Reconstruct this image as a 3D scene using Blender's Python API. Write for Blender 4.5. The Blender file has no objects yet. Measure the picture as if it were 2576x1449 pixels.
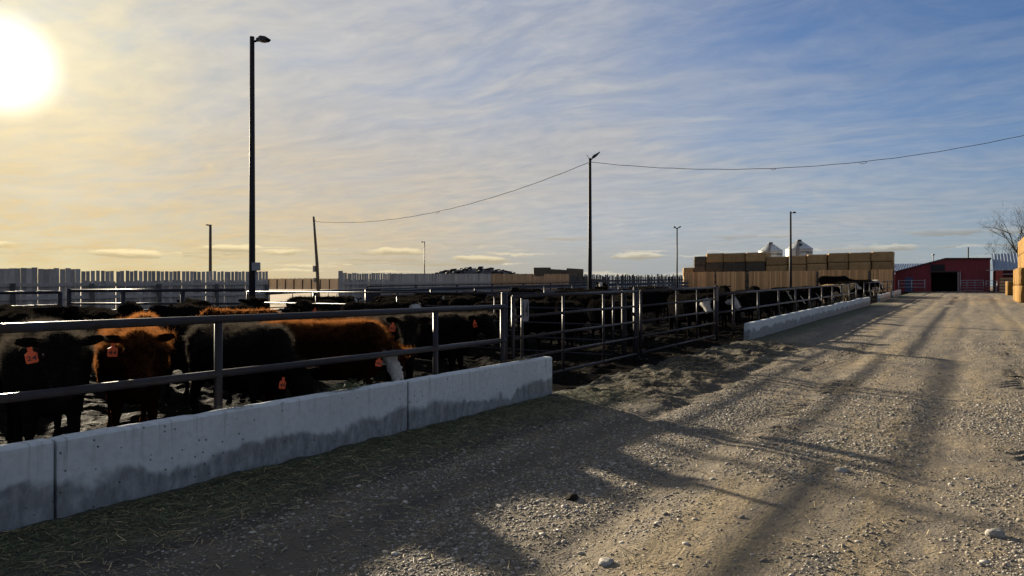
import bpy, math, random
import numpy as np
from mathutils import Vector, Matrix, Euler

random.seed(7)
RNG = np.random.default_rng(11)
SC = bpy.context.scene
COL = SC.collection
rad = math.radians

# ------------------------------------------------------------------ camera
cam_d = bpy.data.cameras.new('camera')
cam = bpy.data.objects.new('camera', cam_d)
COL.objects.link(cam)
cam.location = (0, 0, 1.64)
cam.rotation_euler = (rad(90), 0, rad(32.3))
cam_d.sensor_width = 36.0
cam_d.lens = 36.0 * 1830 / 2576
cam_d.shift_y = -0.001
cam_d.clip_start = 0.05
cam_d.clip_end = 6000
SC.camera = cam

# ------------------------------------------------------------------ light
SUN_EL, SUN_AZ = rad(14.1), rad(67.3)          # azimuth measured from +Y towards -X
SUN_DIR = Vector((-math.sin(SUN_AZ) * math.cos(SUN_EL), math.cos(SUN_AZ) * math.cos(SUN_EL), math.sin(SUN_EL)))
sun_d = bpy.data.lights.new('sun', 'SUN')
sun_d.energy = 5.0
sun_d.angle = rad(1.0)
sun_d.color = (1.0, 0.86, 0.64)
sun = bpy.data.objects.new('sun', sun_d)
COL.objects.link(sun)
sun.location = SUN_DIR * 200
sun.rotation_euler = SUN_DIR.to_track_quat('Z', 'Y').to_euler()

SC.view_settings.view_transform = 'Standard'
SC.view_settings.look = 'None'
SC.view_settings.gamma = 1.0
SC.view_settings.use_curve_mapping = False
SC.view_settings.exposure = 1.45
SKY_STRENGTH = 0.05
SC.render.engine = 'CYCLES'
SC.cycles.use_denoising = True
SC.cycles.use_adaptive_sampling = True
SC.cycles.adaptive_threshold = 0.02
SC.cycles.max_bounces = 6
SC.cycles.diffuse_bounces = 3
SC.cycles.glossy_bounces = 2
SC.cycles.transmission_bounces = 2
SC.cycles.transparent_max_bounces = 4
SC.cycles.caustics_reflective = False
SC.cycles.caustics_refractive = False


class NT:
    """small helper around a node tree"""
    def __init__(self, nt):
        self.nt = nt

    def n(self, t, **kw):
        nd = self.nt.nodes.new(t)
        for k, v in kw.items():
            setattr(nd, k, v)
        return nd

    def put(self, sock, v):
        if hasattr(v, 'is_output'):
            self.nt.links.new(v, sock)
        elif v is not None:
            sock.default_value = v

    def math(self, op, a, b=None, c=None, clamp=False):
        nd = self.n('ShaderNodeMath', operation=op, use_clamp=clamp)
        self.put(nd.inputs[0], a)
        if b is not None:
            self.put(nd.inputs[1], b)
        if c is not None:
            self.put(nd.inputs[2], c)
        return nd.outputs[0]

    def vmath(self, op, a, b=None, out=0):
        nd = self.n('ShaderNodeVectorMath', operation=op)
        self.put(nd.inputs[0], a)
        if b is not None:
            self.put(nd.inputs['Scale' if op == 'SCALE' else 1], b)
        return nd.outputs[out]

    def mix(self, f, a, b, typ='RGBA', blend='MIX'):
        nd = self.n('ShaderNodeMix', data_type=typ)
        if typ == 'RGBA':
            nd.blend_type = blend
            self.put(nd.inputs[0], f); self.put(nd.inputs[6], a); self.put(nd.inputs[7], b)
            return nd.outputs[2]
        self.put(nd.inputs[0], f); self.put(nd.inputs[2], a); self.put(nd.inputs[3], b)
        return nd.outputs[0]

    def ramp(self, f, stops, interp='LINEAR'):
        nd = self.n('ShaderNodeValToRGB')
        nd.color_ramp.interpolation = interp
        el = nd.color_ramp.elements
        while len(el) < len(stops):
            el.new(0.5)
        for e, (p, c) in zip(el, stops):
            e.position = p
            e.color = c if isinstance(c, tuple) and len(c) == 4 else ((*c, 1) if isinstance(c, tuple) else (c, c, c, 1))
        self.put(nd.inputs[0], f)
        return nd.outputs[0]

    def maprange(self, v, a, b, c=0.0, d=1.0, smooth=False):
        nd = self.n('ShaderNodeMapRange', interpolation_type='SMOOTHSTEP' if smooth else 'LINEAR', clamp=True)
        self.put(nd.inputs[0], v)
        for i, x in enumerate((a, b, c, d)):
            self.put(nd.inputs[i + 1], x)
        return nd.outputs[0]

    def noise(self, vec, scale, detail=4.0, rough=0.55, dist=0.0, dim='3D', out=0):
        nd = self.n('ShaderNodeTexNoise', noise_dimensions=dim)
        self.put(nd.inputs['Vector'], vec)
        nd.inputs['Scale'].default_value = scale
        nd.inputs['Detail'].default_value = detail
        nd.inputs['Roughness'].default_value = rough
        nd.inputs['Distortion'].default_value = dist
        return nd.outputs[out]

    def mapping(self, vec, scale=(1, 1, 1), loc=(0, 0, 0), rot=(0, 0, 0)):
        nd = self.n('ShaderNodeMapping')
        self.put(nd.inputs['Vector'], vec)
        nd.inputs['Scale'].default_value = scale
        nd.inputs['Location'].default_value = loc
        nd.inputs['Rotation'].default_value = rot
        return nd.outputs[0]

    def comb(self, x, y, z):
        nd = self.n('ShaderNodeCombineXYZ')
        for i, v in enumerate((x, y, z)):
            self.put(nd.inputs[i], v)
        return nd.outputs[0]

    def sep(self, v):
        nd = self.n('ShaderNodeSeparateXYZ')
        self.put(nd.inputs[0], v)
        return nd.outputs


# ------------------------------------------------------------------ sky
world = bpy.data.worlds.new('World')
SC.world = world
world.use_nodes = True
w = NT(world.node_tree)
for nd in list(world.node_tree.nodes):
    world.node_tree.nodes.remove(nd)
sky = w.n('ShaderNodeTexSky', sky_type='NISHITA')
sky.sun_disc = False
sky.sun_elevation = SUN_EL
sky.sun_rotation = -SUN_AZ
sky.altitude = 900
sky.air_density = 1.0
sky.dust_density = 0.6
sky.ozone_density = 2.5
tc = w.n('ShaderNodeTexCoord').outputs['Generated']
dirn = w.vmath('NORMALIZE', tc)
dx, dy, dz = w.sep(dirn)
sd = w.vmath('DOT_PRODUCT', dirn, tuple(SUN_DIR), out=1)
ang = w.math('ARCCOSINE', w.math('MINIMUM', sd, 0.999999))          # radians from the sun
elev = w.math('ARCSINE', dz)
# thin high cloud sheet, laid out on a plane overhead
hz = w.math('ADD', w.math('MAXIMUM', dz, 0.0), 0.10)
pl = w.comb(w.math('DIVIDE', dx, hz), w.math('DIVIDE', dy, hz), 0.0)
warp = w.noise(pl, 0.8, 3, 0.5, out=1)
pl2 = w.vmath('ADD', pl, w.vmath('SCALE', w.vmath('SUBTRACT', warp, (0.5, 0.5, 0.5)), 0.75))
str1 = w.noise(w.mapping(pl2, (0.9, 1.7, 1), rot=(0, 0, rad(-52))), 1.7, 9, 0.56)
str3 = w.noise(w.mapping(pl2, (1.0, 1.7, 1), (5.1, 8.7, 0), rot=(0, 0, rad(-50))), 6.5, 6, 0.6)
str2 = w.noise(w.mapping(pl2, (1.3, 3.0, 1), (3.1, 1.7, 0), rot=(0, 0, rad(-38))), 2.6, 9, 0.58)
big = w.noise(w.mapping(pl, (0.7, 0.7, 1), (1.3, 4.4, 0)), 0.7, 4, 0.5)
cm = w.math('ADD', w.math('MULTIPLY', str3, 0.22), w.math('ADD', w.math('MULTIPLY', str1, 0.42), w.math('MULTIPLY', str2, 0.36)))
cm = w.math('ADD', cm, w.math('MULTIPLY', w.math('SUBTRACT', big, 0.5), 0.45))
cirrus = w.maprange(cm, 0.34, 0.68, 0.0, 1.0, True)
# more veil near the sun and low down
veil = w.maprange(ang, rad(12), rad(88), 0.84, 0.40, True)
gap = w.vmath('DOT_PRODUCT', dirn, tuple(Vector((0.04, 0.90, 0.40)).normalized()), out=1)      # a clearer blue gap in the veil
veil = w.math('SUBTRACT', veil, w.math('MULTIPLY', w.maprange(gap, math.cos(rad(30)), math.cos(rad(4)), 0.0, 1.0, True), 0.40))
low = w.maprange(elev, rad(3), rad(20), 0.42, 0.0, True)
dens = w.math('ADD', w.math('MULTIPLY', cirrus, 0.22), w.math('ADD', veil, low), clamp=True)
dens = w.math('MULTIPLY', dens, w.math('ADD', 0.84, w.math('MULTIPLY', cirrus, 0.16)), clamp=True)
# colour of lit cloud against angle from the sun
ccol = w.ramp(w.math('DIVIDE', ang, rad(110)), [
    (0.00, (0.84, 0.74, 0.50)), (0.06, (0.77, 0.69, 0.50)), (0.10, (0.67, 0.62, 0.52)), (0.18, (0.55, 0.54, 0.53)),
    (0.34, (0.48, 0.485, 0.50)), (0.52, (0.43, 0.445, 0.46)), (0.72, (0.31, 0.345, 0.40)), (1.0, (0.42, 0.44, 0.47))])  # far end of the ramp, out of view, brightened to add fill light
warm_low = w.math('MULTIPLY', w.maprange(elev, rad(0.5), rad(17), 1.0, 0.0, True), w.maprange(ang, rad(12), rad(50), 1.0, 0.0, True))
ccol = w.mix(w.math('MULTIPLY', warm_low, 1.0), ccol, (0.74, 0.54, 0.26, 1))
shade = w.math('ADD', 0.70, w.math('ADD', w.math('MULTIPLY', str2, 0.36), w.math('MULTIPLY', str3, 0.24)))
ccol = w.vmath('SCALE', ccol, shade)
# low lens-shaped clouds in a band over the horizon
az = w.math('ARCTAN2', dx, dy)
wobl = w.noise(w.comb(w.math('MULTIPLY', az, 30.0), w.math('MULTIPLY', elev, 90.0), 0.0), 1.0, 5, 0.6, out=1)
bandv = w.comb(w.math('MULTIPLY', az, 9.0), w.math('MULTIPLY', elev, 36.0), 0.0)
bandv = w.vmath('ADD', bandv, w.vmath('SCALE', w.vmath('SUBTRACT', wobl, (0.5, 0.5, 0.5)), 0.42))
vor = w.n('ShaderNodeTexVoronoi', feature='F1', voronoi_dimensions='2D')
w.put(vor.inputs['Vector'], bandv)
vor.inputs['Scale'].default_value = 1.0
vor.inputs['Randomness'].default_value = 0.85
vrnd = w.sep(vor.outputs['Color'])
bandm = w.math('MULTIPLY', w.maprange(elev, rad(0.9), rad(1.5), 0, 1, True), w.maprange(elev, rad(3.4), rad(4.1), 1, 0, True))
rel = w.sep(w.vmath('SUBTRACT', bandv, vor.outputs['Position']))
ldist = w.math('SQRT', w.math('ADD', w.math('POWER', rel[0], 2.0), w.math('POWER', w.math('MULTIPLY', rel[1], 1.75), 2.0)))
lsize = w.math('MULTIPLY', w.math('ADD', 0.24, w.math('MULTIPLY', vrnd[0], 0.22)), w.math('GREATER_THAN', vrnd[1], 0.32))
lm = w.math('MULTIPLY', w.maprange(w.math('SUBTRACT', lsize, ldist), -0.02, 0.12, 0, 1, True), bandm)
lens2 = w.noise(w.mapping(bandv, (0.6, 3.6, 1), (7.2, 3.4, 0)), 1.0, 5, 0.55, 0.3)
thin = w.math('MULTIPLY', w.maprange(lens2, 0.53, 0.64, 0, 0.8, True), w.math('MULTIPLY', w.maprange(elev, rad(0.4), rad(1.0), 0, 1, True), w.maprange(elev, rad(2.4), rad(3.8), 1, 0, True)))
lm = w.math('MAXIMUM', lm, thin)
lens = w.math('SUBTRACT', 0.62, w.math('MULTIPLY', rel[1], 0.9))
blue_low = w.math('MULTIPLY', w.maprange(elev, rad(0.6), rad(4.6), 1.0, 0.0, True), w.maprange(ang, rad(16), rad(50), 0.10, 0.9, True))
lcol = w.ramp(w.math('DIVIDE', ang, rad(110)), [(0.0, (1.1, 0.9, 0.5)), (0.28, (0.86, 0.72, 0.45)), (0.45, (0.66, 0.61, 0.49)), (0.65, (0.50, 0.50, 0.46)), (1.0, (0.26, 0.27, 0.27))])
lshade = w.maprange(lens, 0.52, 0.72, 1.08, 0.58, True)
lcol = w.vmath('SCALE', lcol, lshade)
SKYK = 0.365                                           # cloud radiance before exposure
skyc = w.vmath('SCALE', sky.outputs[0], SKY_STRENGTH)
skyc = w.vmath('MULTIPLY', skyc, (0.30, 0.53, 0.79))
cl = w.vmath('SCALE', ccol, SKYK)
col = w.mix(dens, skyc, cl)
hb = w.ramp(w.math('DIVIDE', ang, rad(110)), [(0.0, (0.7, 0.56, 0.34)), (0.28, (0.44, 0.40, 0.33)), (0.45, (0.36, 0.39, 0.40)), (0.65, (0.33, 0.39, 0.42)), (1.0, (0.33, 0.37, 0.40))])  # horizon band, its unseen far end raised for fill too
col = w.mix(blue_low, col, w.vmath('SCALE', hb, SKYK))
col = w.mix(w.math('MULTIPLY', lm, 0.8), col, w.vmath('SCALE', lcol, SKYK))
# bright ring of forward-scattered light round the sun behind thin cloud
core = w.maprange(ang, rad(0.2), rad(3.9), 1.0, 0.0, True)
halo = w.math('POWER', w.maprange(ang, 0.0, rad(19), 1.0, 0.0), 2.6)
glow = w.vmath('SCALE', (1.0, 0.95, 0.80), w.math('MULTIPLY', core, 0.6))
glow = w.vmath('ADD', glow, w.vmath('SCALE', (1.0, 0.80, 0.42), w.math('MULTIPLY', halo, 0.09)))
col = w.vmath('ADD', col, glow)
bg = w.n('ShaderNodeBackground')
w.put(bg.inputs['Color'], col)
bg.inputs['Strength'].default_value = 1.0
wo = w.n('ShaderNodeOutputWorld')
world.node_tree.links.new(bg.outputs[0], wo.inputs[0])


# ------------------------------------------------------------------ mesh helpers
def link(ob, parent=None):
    COL.objects.link(ob)
    if parent is not None:
        ob.parent = parent
    return ob


def tag(ob, label=None, cat=None, group=None, kind=None):
    if label: ob['label'] = label
    if cat: ob['category'] = cat
    if group: ob['group'] = group
    if kind: ob['kind'] = kind
    return ob


def empty(name, loc=(0, 0, 0), rz=0.0):
    o = bpy.data.objects.new(name, None)
    o.location = loc
    o.rotation_euler = (0, 0, rz)
    o.empty_display_size = 0.2
    return link(o)


def frame(d, up=(0, 0, 1)):
    d = np.asarray(d, float); d = d / np.linalg.norm(d)
    up = np.asarray(up, float)
    if abs(d @ up) > 0.98:
        up = np.array((1.0, 0, 0))
    s = np.cross(d, up); s /= np.linalg.norm(s)
    u = np.cross(s, d)
    return d, s, u


class MB:
    def __init__(self):
        self.v, self.f, self.m = [], [], []

    def add(self, verts, faces, mi=0):
        o = len(self.v)
        self.v.extend([tuple(map(float, p)) for p in verts])
        self.f.extend([tuple(i + o for i in fc) for fc in faces])
        self.m.extend([mi] * len(faces))
        return self

    def box(self, a, b, mi=0):
        (x0, y0, z0), (x1, y1, z1) = a, b
        vs = [(x0, y0, z0), (x1, y0, z0), (x1, y1, z0), (x0, y1, z0), (x0, y0, z1), (x1, y0, z1), (x1, y1, z1), (x0, y1, z1)]
        return self.add(vs, [(0, 3, 2, 1), (4, 5, 6, 7), (0, 1, 5, 4), (1, 2, 6, 5), (2, 3, 7, 6), (3, 0, 4, 7)], mi)

    def bar(self, p, q, w_, h_, up=(0, 0, 1), mi=0):
        """box section beam from p to q"""
        p, q = np.array(p, float), np.array(q, float)
        d, s, u = frame(q - p, up)
        vs = []
        for e in (p, q):
            for a, b in ((-1, -1), (1, -1), (1, 1), (-1, 1)):
                vs.append(e + s * a * w_ / 2 + u * b * h_ / 2)
        return self.add(vs, [(3, 2, 1, 0), (4, 5, 6, 7), (0, 1, 5, 4), (1, 2, 6, 5), (2, 3, 7, 6), (3, 0, 4, 7)], mi)

    def tube(self, pts, rs, n=8, mi=0, caps=True, up=(0, 0, 1)):
        pts = [np.array(p, float) for p in pts]
        if not hasattr(rs, '__len__'):
            rs = [rs] * len(pts)
        rings = []
        for i, p in enumerate(pts):
            d = pts[min(i + 1, len(pts) - 1)] - pts[max(i - 1, 0)]
            d, s, u = frame(d, up)
            r = rs[i]
            rings.append([p + (s * math.cos(t) + u * math.sin(t)) * r for t in (2 * math.pi * k / n for k in range(n))])
        vs = [v for r in rings for v in r]
        fs = []
        for i in range(len(pts) - 1):
            for k in range(n):
                a, b = i * n + k, i * n + (k + 1) % n
                fs.append((a, b, b + n, a + n))
        if caps:
            fs.append(tuple(range(n))[::-1])
            fs.append(tuple((len(pts) - 1) * n + k for k in range(n)))
        return self.add(vs, fs, mi)

    def loft(self, rings, mi=0):
        """closed rings of equal length, capped"""
        n = len(rings[0])
        vs = [v for r in rings for v in r]
        fs = []
        for i in range(len(rings) - 1):
            for k in range(n):
                a, b = i * n + k, i * n + (k + 1) % n
                fs.append((a, b, b + n, a + n))
        fs.append(tuple(range(n))[::-1])
        fs.append(tuple((len(rings) - 1) * n + k for k in range(n)))
        return self.add(vs, fs, mi)

    def mesh(self, name, mats, smooth=False):
        me = bpy.data.meshes.new(name)
        me.from_pydata(self.v, [], self.f)
        for mt in (mats if isinstance(mats, (list, tuple)) else [mats]):
            me.materials.append(mt)
        if any(self.m):
            me.polygons.foreach_set('material_index', np.array(self.m, np.int32))
        if smooth:
            me.polygons.foreach_set('use_smooth', np.ones(len(self.f), bool))
        me.update()
        return me

    def build(self, name, mats, parent=None, smooth=False, loc=None, rz=None):
        ob = bpy.data.objects.new(name, self.mesh(name, mats, smooth))
        if loc is not None: ob.location = loc
        if rz is not None: ob.rotation_euler = (0, 0, rz)
        return link(ob, parent)


def np_mesh(name, verts, faces, mats, smooth=False, mi=None):
    """fast mesh from numpy arrays; faces (n,k)"""
    me = bpy.data.meshes.new(name)
    nv, (nf, k) = len(verts), faces.shape
    me.vertices.add(nv)
    me.vertices.foreach_set('co', np.asarray(verts, np.float32).ravel())
    me.loops.add(nf * k)
    me.loops.foreach_set('vertex_index', faces.astype(np.int32).ravel())
    me.polygons.add(nf)
    me.polygons.foreach_set('loop_start', np.arange(0, nf * k, k, dtype=np.int32))
    me.polygons.foreach_set('loop_total', np.full(nf, k, np.int32))
    for mt in (mats if isinstance(mats, (list, tuple)) else [mats]):
        me.materials.append(mt)
    if mi is not None:
        me.polygons.foreach_set('material_index', np.asarray(mi, np.int32))
    if smooth:
        me.polygons.foreach_set('use_smooth', np.ones(nf, bool))
    me.update(calc_edges=True)
    me.validate()
    return me


def inst(name, me, parent=None, loc=(0, 0, 0), rot=(0, 0, 0), scale=(1, 1, 1)):
    ob = bpy.data.objects.new(name, me)
    ob.location, ob.rotation_euler, ob.scale = loc, rot, scale
    return link(ob, parent)


def _hash(i, j, seed):
    h = (i * 374761393 + j * 668265263 + seed * 982451653) & 0xffffffff
    h = ((h ^ (h >> 13)) * 1274126177) & 0xffffffff
    return ((h ^ (h >> 16)) & 0xffff) / 65535.0


def vnoise(x, y, seed=0):
    i, j = np.floor(x).astype(np.int64), np.floor(y).astype(np.int64)
    fx, fy = x - i, y - j
    fx, fy = fx * fx * (3 - 2 * fx), fy * fy * (3 - 2 * fy)
    a, b = _hash(i, j, seed), _hash(i + 1, j, seed)
    c, d = _hash(i, j + 1, seed), _hash(i + 1, j + 1, seed)
    return (a * (1 - fx) + b * fx) * (1 - fy) + (c * (1 - fx) + d * fx) * fy


def fbm(x, y, oct_=4, seed=0, gain=0.5):
    s, a, t = 0.0, 1.0, 0.0
    for o in range(oct_):
        s = s + a * vnoise(x, y, seed + o * 17)
        t += a
        a *= gain
        x, y = x * 2.03 + 5.1, y * 2.03 + 9.7
    return s / t


def sstep(a, b, x):
    t = np.clip((x - a) / (b - a), 0, 1)
    return t * t * (3 - 2 * t)


def G(y):
    """level of the yard: flat by the camera, then a gentle rise towards the barn"""
    y = np.asarray(y, float)
    t = np.clip(y - 8.0, 0, None)
    r = np.where(t < 4, 0.0135 * t * t / 8, 0.0135 * (t - 2))
    return np.minimum(r, 1.16)


def Gf(y):
    return float(G(y))


# ------------------------------------------------------------------ materials
def new_mat(name):
    m = bpy.data.materials.new(name)
    m.use_nodes = True
    t = NT(m.node_tree)
    b = m.node_tree.nodes['Principled BSDF']
    return m, t, b


def simple(name, c, rough=0.6, metal=0.0, var=0.15, nscale=6.0, stretch=(1, 1, 1), bump=0.1, c2=None, objvar=0.0, spec=0.5, detail=5):
    m, t, b = new_mat(name)
    oc = t.n('ShaderNodeTexCoord').outputs['Object']
    v = t.mapping(oc, stretch)
    oi = t.n('ShaderNodeObjectInfo').outputs['Random']
    v = t.vmath('ADD', v, t.vmath('SCALE', (31.0, 17.0, 11.0), oi))
    nz = t.noise(v, nscale, detail, 0.6)
    c2 = c2 or tuple(x * (1 - 2 * var) for x in c)
    f = t.maprange(nz, 0.3, 0.7)
    colr = t.mix(f, (*c2, 1), (*c, 1))
    if objvar:
        k = t.math('ADD', 1 - objvar, t.math('MULTIPLY', oi, 2 * objvar))
        colr = t.vmath('SCALE', colr, k)
    t.put(b.inputs['Base Color'], colr)
    b.inputs['Metallic'].default_value = metal
    b.inputs['Specular IOR Level'].default_value = spec
    t.put(b.inputs['Roughness'], t.maprange(nz, 0.2, 0.8, rough * 0.85, min(1, rough * 1.15)))
    if bump:
        bp = t.n('ShaderNodeBump')
        bp.inputs['Strength'].default_value = bump
        bp.inputs['Distance'].default_value = 0.02
        t.put(bp.inputs['Height'], nz)
        t.put(b.inputs['Normal'], bp.outputs[0])
    return m


M_pipe = simple('pipe_steel', (0.032, 0.034, 0.046), 0.40, 0.0, 0.25, 9, (1, 1, 1), 0.05, c2=(0.030, 0.022, 0.019), spec=0.12)
M_pole = simple('pole_steel', (0.024, 0.022, 0.024), 0.62, 0.0, 0.1, 3, (1, 1, .2), 0.0, spec=0.15)
M_galv = simple('galvanised', (0.30, 0.31, 0.33), 0.42, 0.6, 0.12, 4, (1, 1, 1), 0.03)
M_guard = simple('guardrail_steel', (0.17, 0.18, 0.20), 0.55, 0.2, 0.2, 3, (1, .3, 1), 0.03, c2=(0.11, 0.11, 0.12))
M_woodg = simple('weathered_board', (0.49, 0.44, 0.39), 0.85, 0, 0.22, 5, (9, 9, .6), 0.35, objvar=0.25, spec=0.2)
M_woodt = simple('new_board', (0.80, 0.44, 0.19), 0.8, 0, 0.18, 5, (9, 9, .5), 0.3, objvar=0.3, spec=0.2)
M_woodt2 = simple('tan_board', (0.50, 0.325, 0.175), 0.8, 0, 0.16, 5, (9, 9, .5), 0.3, objvar=0.22, spec=0.2)
M_woodd = simple('slab_board', (0.10, 0.095, 0.088), 0.9, 0, 0.3, 5, (9, 9, .5), 0.35, objvar=0.45, spec=0.2)
M_woodp = simple('wood_pole', (0.10, 0.085, 0.07), 0.9, 0, 0.2, 6, (5, 5, .3), 0.3, spec=0.2)
M_barn = simple('red_siding', (0.22, 0.02, 0.032), 0.6, 0.0, 0.15, 1.2, (3, 3, .4), 0.02)
M_barnlit = simple('sunlit_red_siding', (0.36, 0.05, 0.035), 0.6, 0.0, 0.08, 1.2, (3, 3, .4), 0.02)  # barn siding with the sun's brightening put into its colour
M_roof = simple('roof_metal', (0.29, 0.33, 0.38), 0.45, 0.5, 0.12, 2, (4, .4, .4), 0.02)
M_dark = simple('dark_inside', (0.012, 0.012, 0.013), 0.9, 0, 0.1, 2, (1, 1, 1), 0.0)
M_silo = simple('silo_steel', (0.48, 0.50, 0.49), 0.5, 0.1, 0.04, 2, (1, 1, 3), 0.02)
M_ink = simple('black_print', (0.012, 0.012, 0.014), 0.6, 0, 0.1, 4, (1, 1, 1), 0)
M_sign = simple('sign_plate', (0.14, 0.15, 0.17), 0.5, 0, 0.12, 8, (1, 1, 1), 0.02)
M_lamp = simple('lamp_housing', (0.016, 0.016, 0.018), 0.5, 0.2, 0.1, 4, (1, 1, 1), 0)
M_box = simple('grey_box', (0.26, 0.27, 0.28), 0.5, 0.1, 0.1, 4, (1, 1, 1), 0)
M_wire = simple('black_cable', (0.02, 0.02, 0.022), 0.6, 0, 0.1, 4, (1, 1, 1), 0)
M_blue = simple('blue_door_paint', (0.03, 0.05, 0.13), 0.5, 0, 0.1, 3, (1, 1, 1), 0)
M_red_pipe = simple('dark_red_pipe', (0.05, 0.012, 0.012), 0.5, 0.1, 0.2, 6, (1, 1, 1), 0.02)
M_tire = simple('tire_rubber', (0.018, 0.018, 0.02), 0.7, 0, 0.2, 6, (1, 1, 1), 0.05)
M_plastic = simple('silage_plastic', (0.015, 0.016, 0.02), 0.5, 0, 0.2, 1.5, (1, 1, 1), 0.2)
M_conc2 = simple('old_concrete', (0.10, 0.115, 0.12), 0.85, 0, 0.2, 2, (1, 1, 1), 0.1)
M_bark = simple('bark', (0.055, 0.043, 0.034), 0.9, 0, 0.25, 6, (1, 1, .3), 0.3, spec=0.2)
M_rock = simple('pale_stone', (0.36, 0.34, 0.30), 0.85, 0, 0.28, 25, (1, 1, 1), 0.5)
M_dung = simple('dark_clod', (0.022, 0.018, 0.013), 0.95, 0, 0.3, 30, (1, 1, 1), 0.6, spec=0.1)
M_tag = simple('orange_tag', (0.72, 0.10, 0.02), 0.45, 0, 0.06, 20, (1, 1, 1), 0)
M_eye = simple('cow_eye', (0.008, 0.006, 0.005), 0.12, 0, 0.1, 4, (1, 1, 1), 0)


def hay_mat(name, c, c2):
    m, t, b = new_mat(name)
    oc = t.n('ShaderNodeTexCoord').outputs['Object']
    oi = t.n('ShaderNodeObjectInfo').outputs['Random']
    off = t.vmath('SCALE', (13.0, 7.0, 5.0), oi)
    v = t.vmath('ADD', oc, off)
    fine = t.noise(t.mapping(v, (30, 30, 60)), 1.0, 5, 0.7)
    flakes = t.noise(t.mapping(v, (7, 7, 1.0)), 1.0, 3, 0.5)
    big = t.noise(v, 1.6, 3, 0.5)
    f = t.math('ADD', t.math('MULTIPLY', fine, 0.5), t.math('ADD', t.math('MULTIPLY', flakes, 0.25), t.math('MULTIPLY', big, 0.25)))
    cc = t.mix(t.maprange(f, 0.34, 0.64), (*c2, 1), (*c, 1))
    cc = t.vmath('SCALE', cc, t.math('ADD', 0.82, t.math('MULTIPLY', oi, 0.36)))
    t.put(b.inputs['Base Color'], cc)
    b.inputs['Roughness'].default_value = 0.85
    b.inputs['Specular IOR Level'].default_value = 0.25
    bp = t.n('ShaderNodeBump'); bp.inputs['Strength'].default_value = 0.8; bp.inputs['Distance'].default_value = 0.03
    t.put(bp.inputs['Height'], f); t.put(b.inputs['Normal'], bp.outputs[0])
    return m


M_hay = hay_mat('straw_bale', (0.27, 0.150, 0.036), (0.16, 0.082, 0.018))
M_hayb = hay_mat('brown_hay', (0.42, 0.27, 0.12), (0.22, 0.135, 0.058))
M_hayd = hay_mat('dark_hay', (0.11, 0.095, 0.07), (0.05, 0.044, 0.034))
M_haytop = hay_mat('pale_straw_edge', (0.30, 0.215, 0.105), (0.18, 0.12, 0.05))


def concrete_mat():
    m, t, b = new_mat('bunk_concrete')
    oc = t.n('ShaderNodeTexCoord').outputs['Object']
    gp = t.n('ShaderNodeNewGeometry').outputs['Position']
    oi = t.n('ShaderNodeObjectInfo').outputs['Random']
    v = t.vmath('ADD', oc, t.vmath('SCALE', (0, 23.0, 0), oi))
    x, y, z = t.sep(v)
    big = t.noise(v, 1.3, 4, 0.6)
    fine = t.noise(v, 16, 6, 0.65)
    base = t.mix(t.maprange(big, 0.3, 0.7), (0.445, 0.475, 0.485, 1), (0.55, 0.585, 0.595, 1))
    base = t.mix(t.maprange(fine, 0.45, 0.75, 0, 0.35), base, (0.23, 0.23, 0.23, 1))
    # damp, splashed lower part with a ragged upper edge
    edge = t.noise(t.mapping(v, (1, 1.0, 1)), 1.05, 4, 0.62, 0.8)
    edge2 = t.noise(t.mapping(v, (1, 4.0, 1.2)), 1.5, 4, 0.65)
    lvl = t.math('ADD', t.math('MULTIPLY', edge, 0.62), t.math('SUBTRACT', t.math('MULTIPLY', edge2, 0.16), 0.12))
    dmp = t.math('MULTIPLY', t.maprange(t.math('SUBTRACT', z, lvl), -0.06, 0.03, 1, 0, True), t.maprange(t.noise(t.mapping(v, (1, 5, 3), rot=(rad(35), 0, 0)), 2.0, 5, 0.7), 0.25, 0.55, 0.55, 1.0))
    streak = t.noise(t.mapping(v, (1, 9, 2.2), rot=(rad(25), 0, 0)), 1.6, 4, 0.6)
    dampc = t.mix(t.maprange(streak, 0.3, 0.7), (0.09, 0.098, 0.105, 1), (0.215, 0.22, 0.222, 1))
    base = t.mix(t.math('MULTIPLY', dmp, 0.94), base, dampc)
    # drips from the lip
    drip = t.noise(t.mapping(v, (1, 16, 0.7)), 1.0, 4, 0.65)
    dr = t.math('MULTIPLY', t.maprange(drip, 0.56, 0.74), t.maprange(z, 0.28, 0.6, 0, 0.8))
    base = t.mix(dr, base, (0.12, 0.115, 0.105, 1))
    # air holes and chips
    vo = t.n('ShaderNodeTexVoronoi', feature='F1'); t.put(vo.inputs['Vector'], v); vo.inputs['Scale'].default_value = 15
    vcol = t.sep(vo.outputs['Color'])
    hole = t.math('MULTIPLY', t.maprange(vo.outputs['Distance'], 0.055, 0.16, 1, 0), t.math('GREATER_THAN', vcol[0], 0.66))
    base = t.mix(hole, base, (0.05, 0.05, 0.052, 1))
    t.put(b.inputs['Base Color'], base)
    t.put(b.inputs['Roughness'], t.mix(dmp, 0.85, 0.6, 'FLOAT'))
    bp = t.n('ShaderNodeBump'); bp.inputs['Strength'].default_value = 0.5; bp.inputs['Distance'].default_value = 0.012
    hgt = t.math('SUBTRACT', t.math('ADD', fine, t.math('MULTIPLY', big, 0.8)), t.math('MULTIPLY', hole, 1.5))
    t.put(bp.inputs['Height'], hgt); t.put(b.inputs['Normal'], bp.outputs[0])
    return m


M_conc = concrete_mat()


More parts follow.
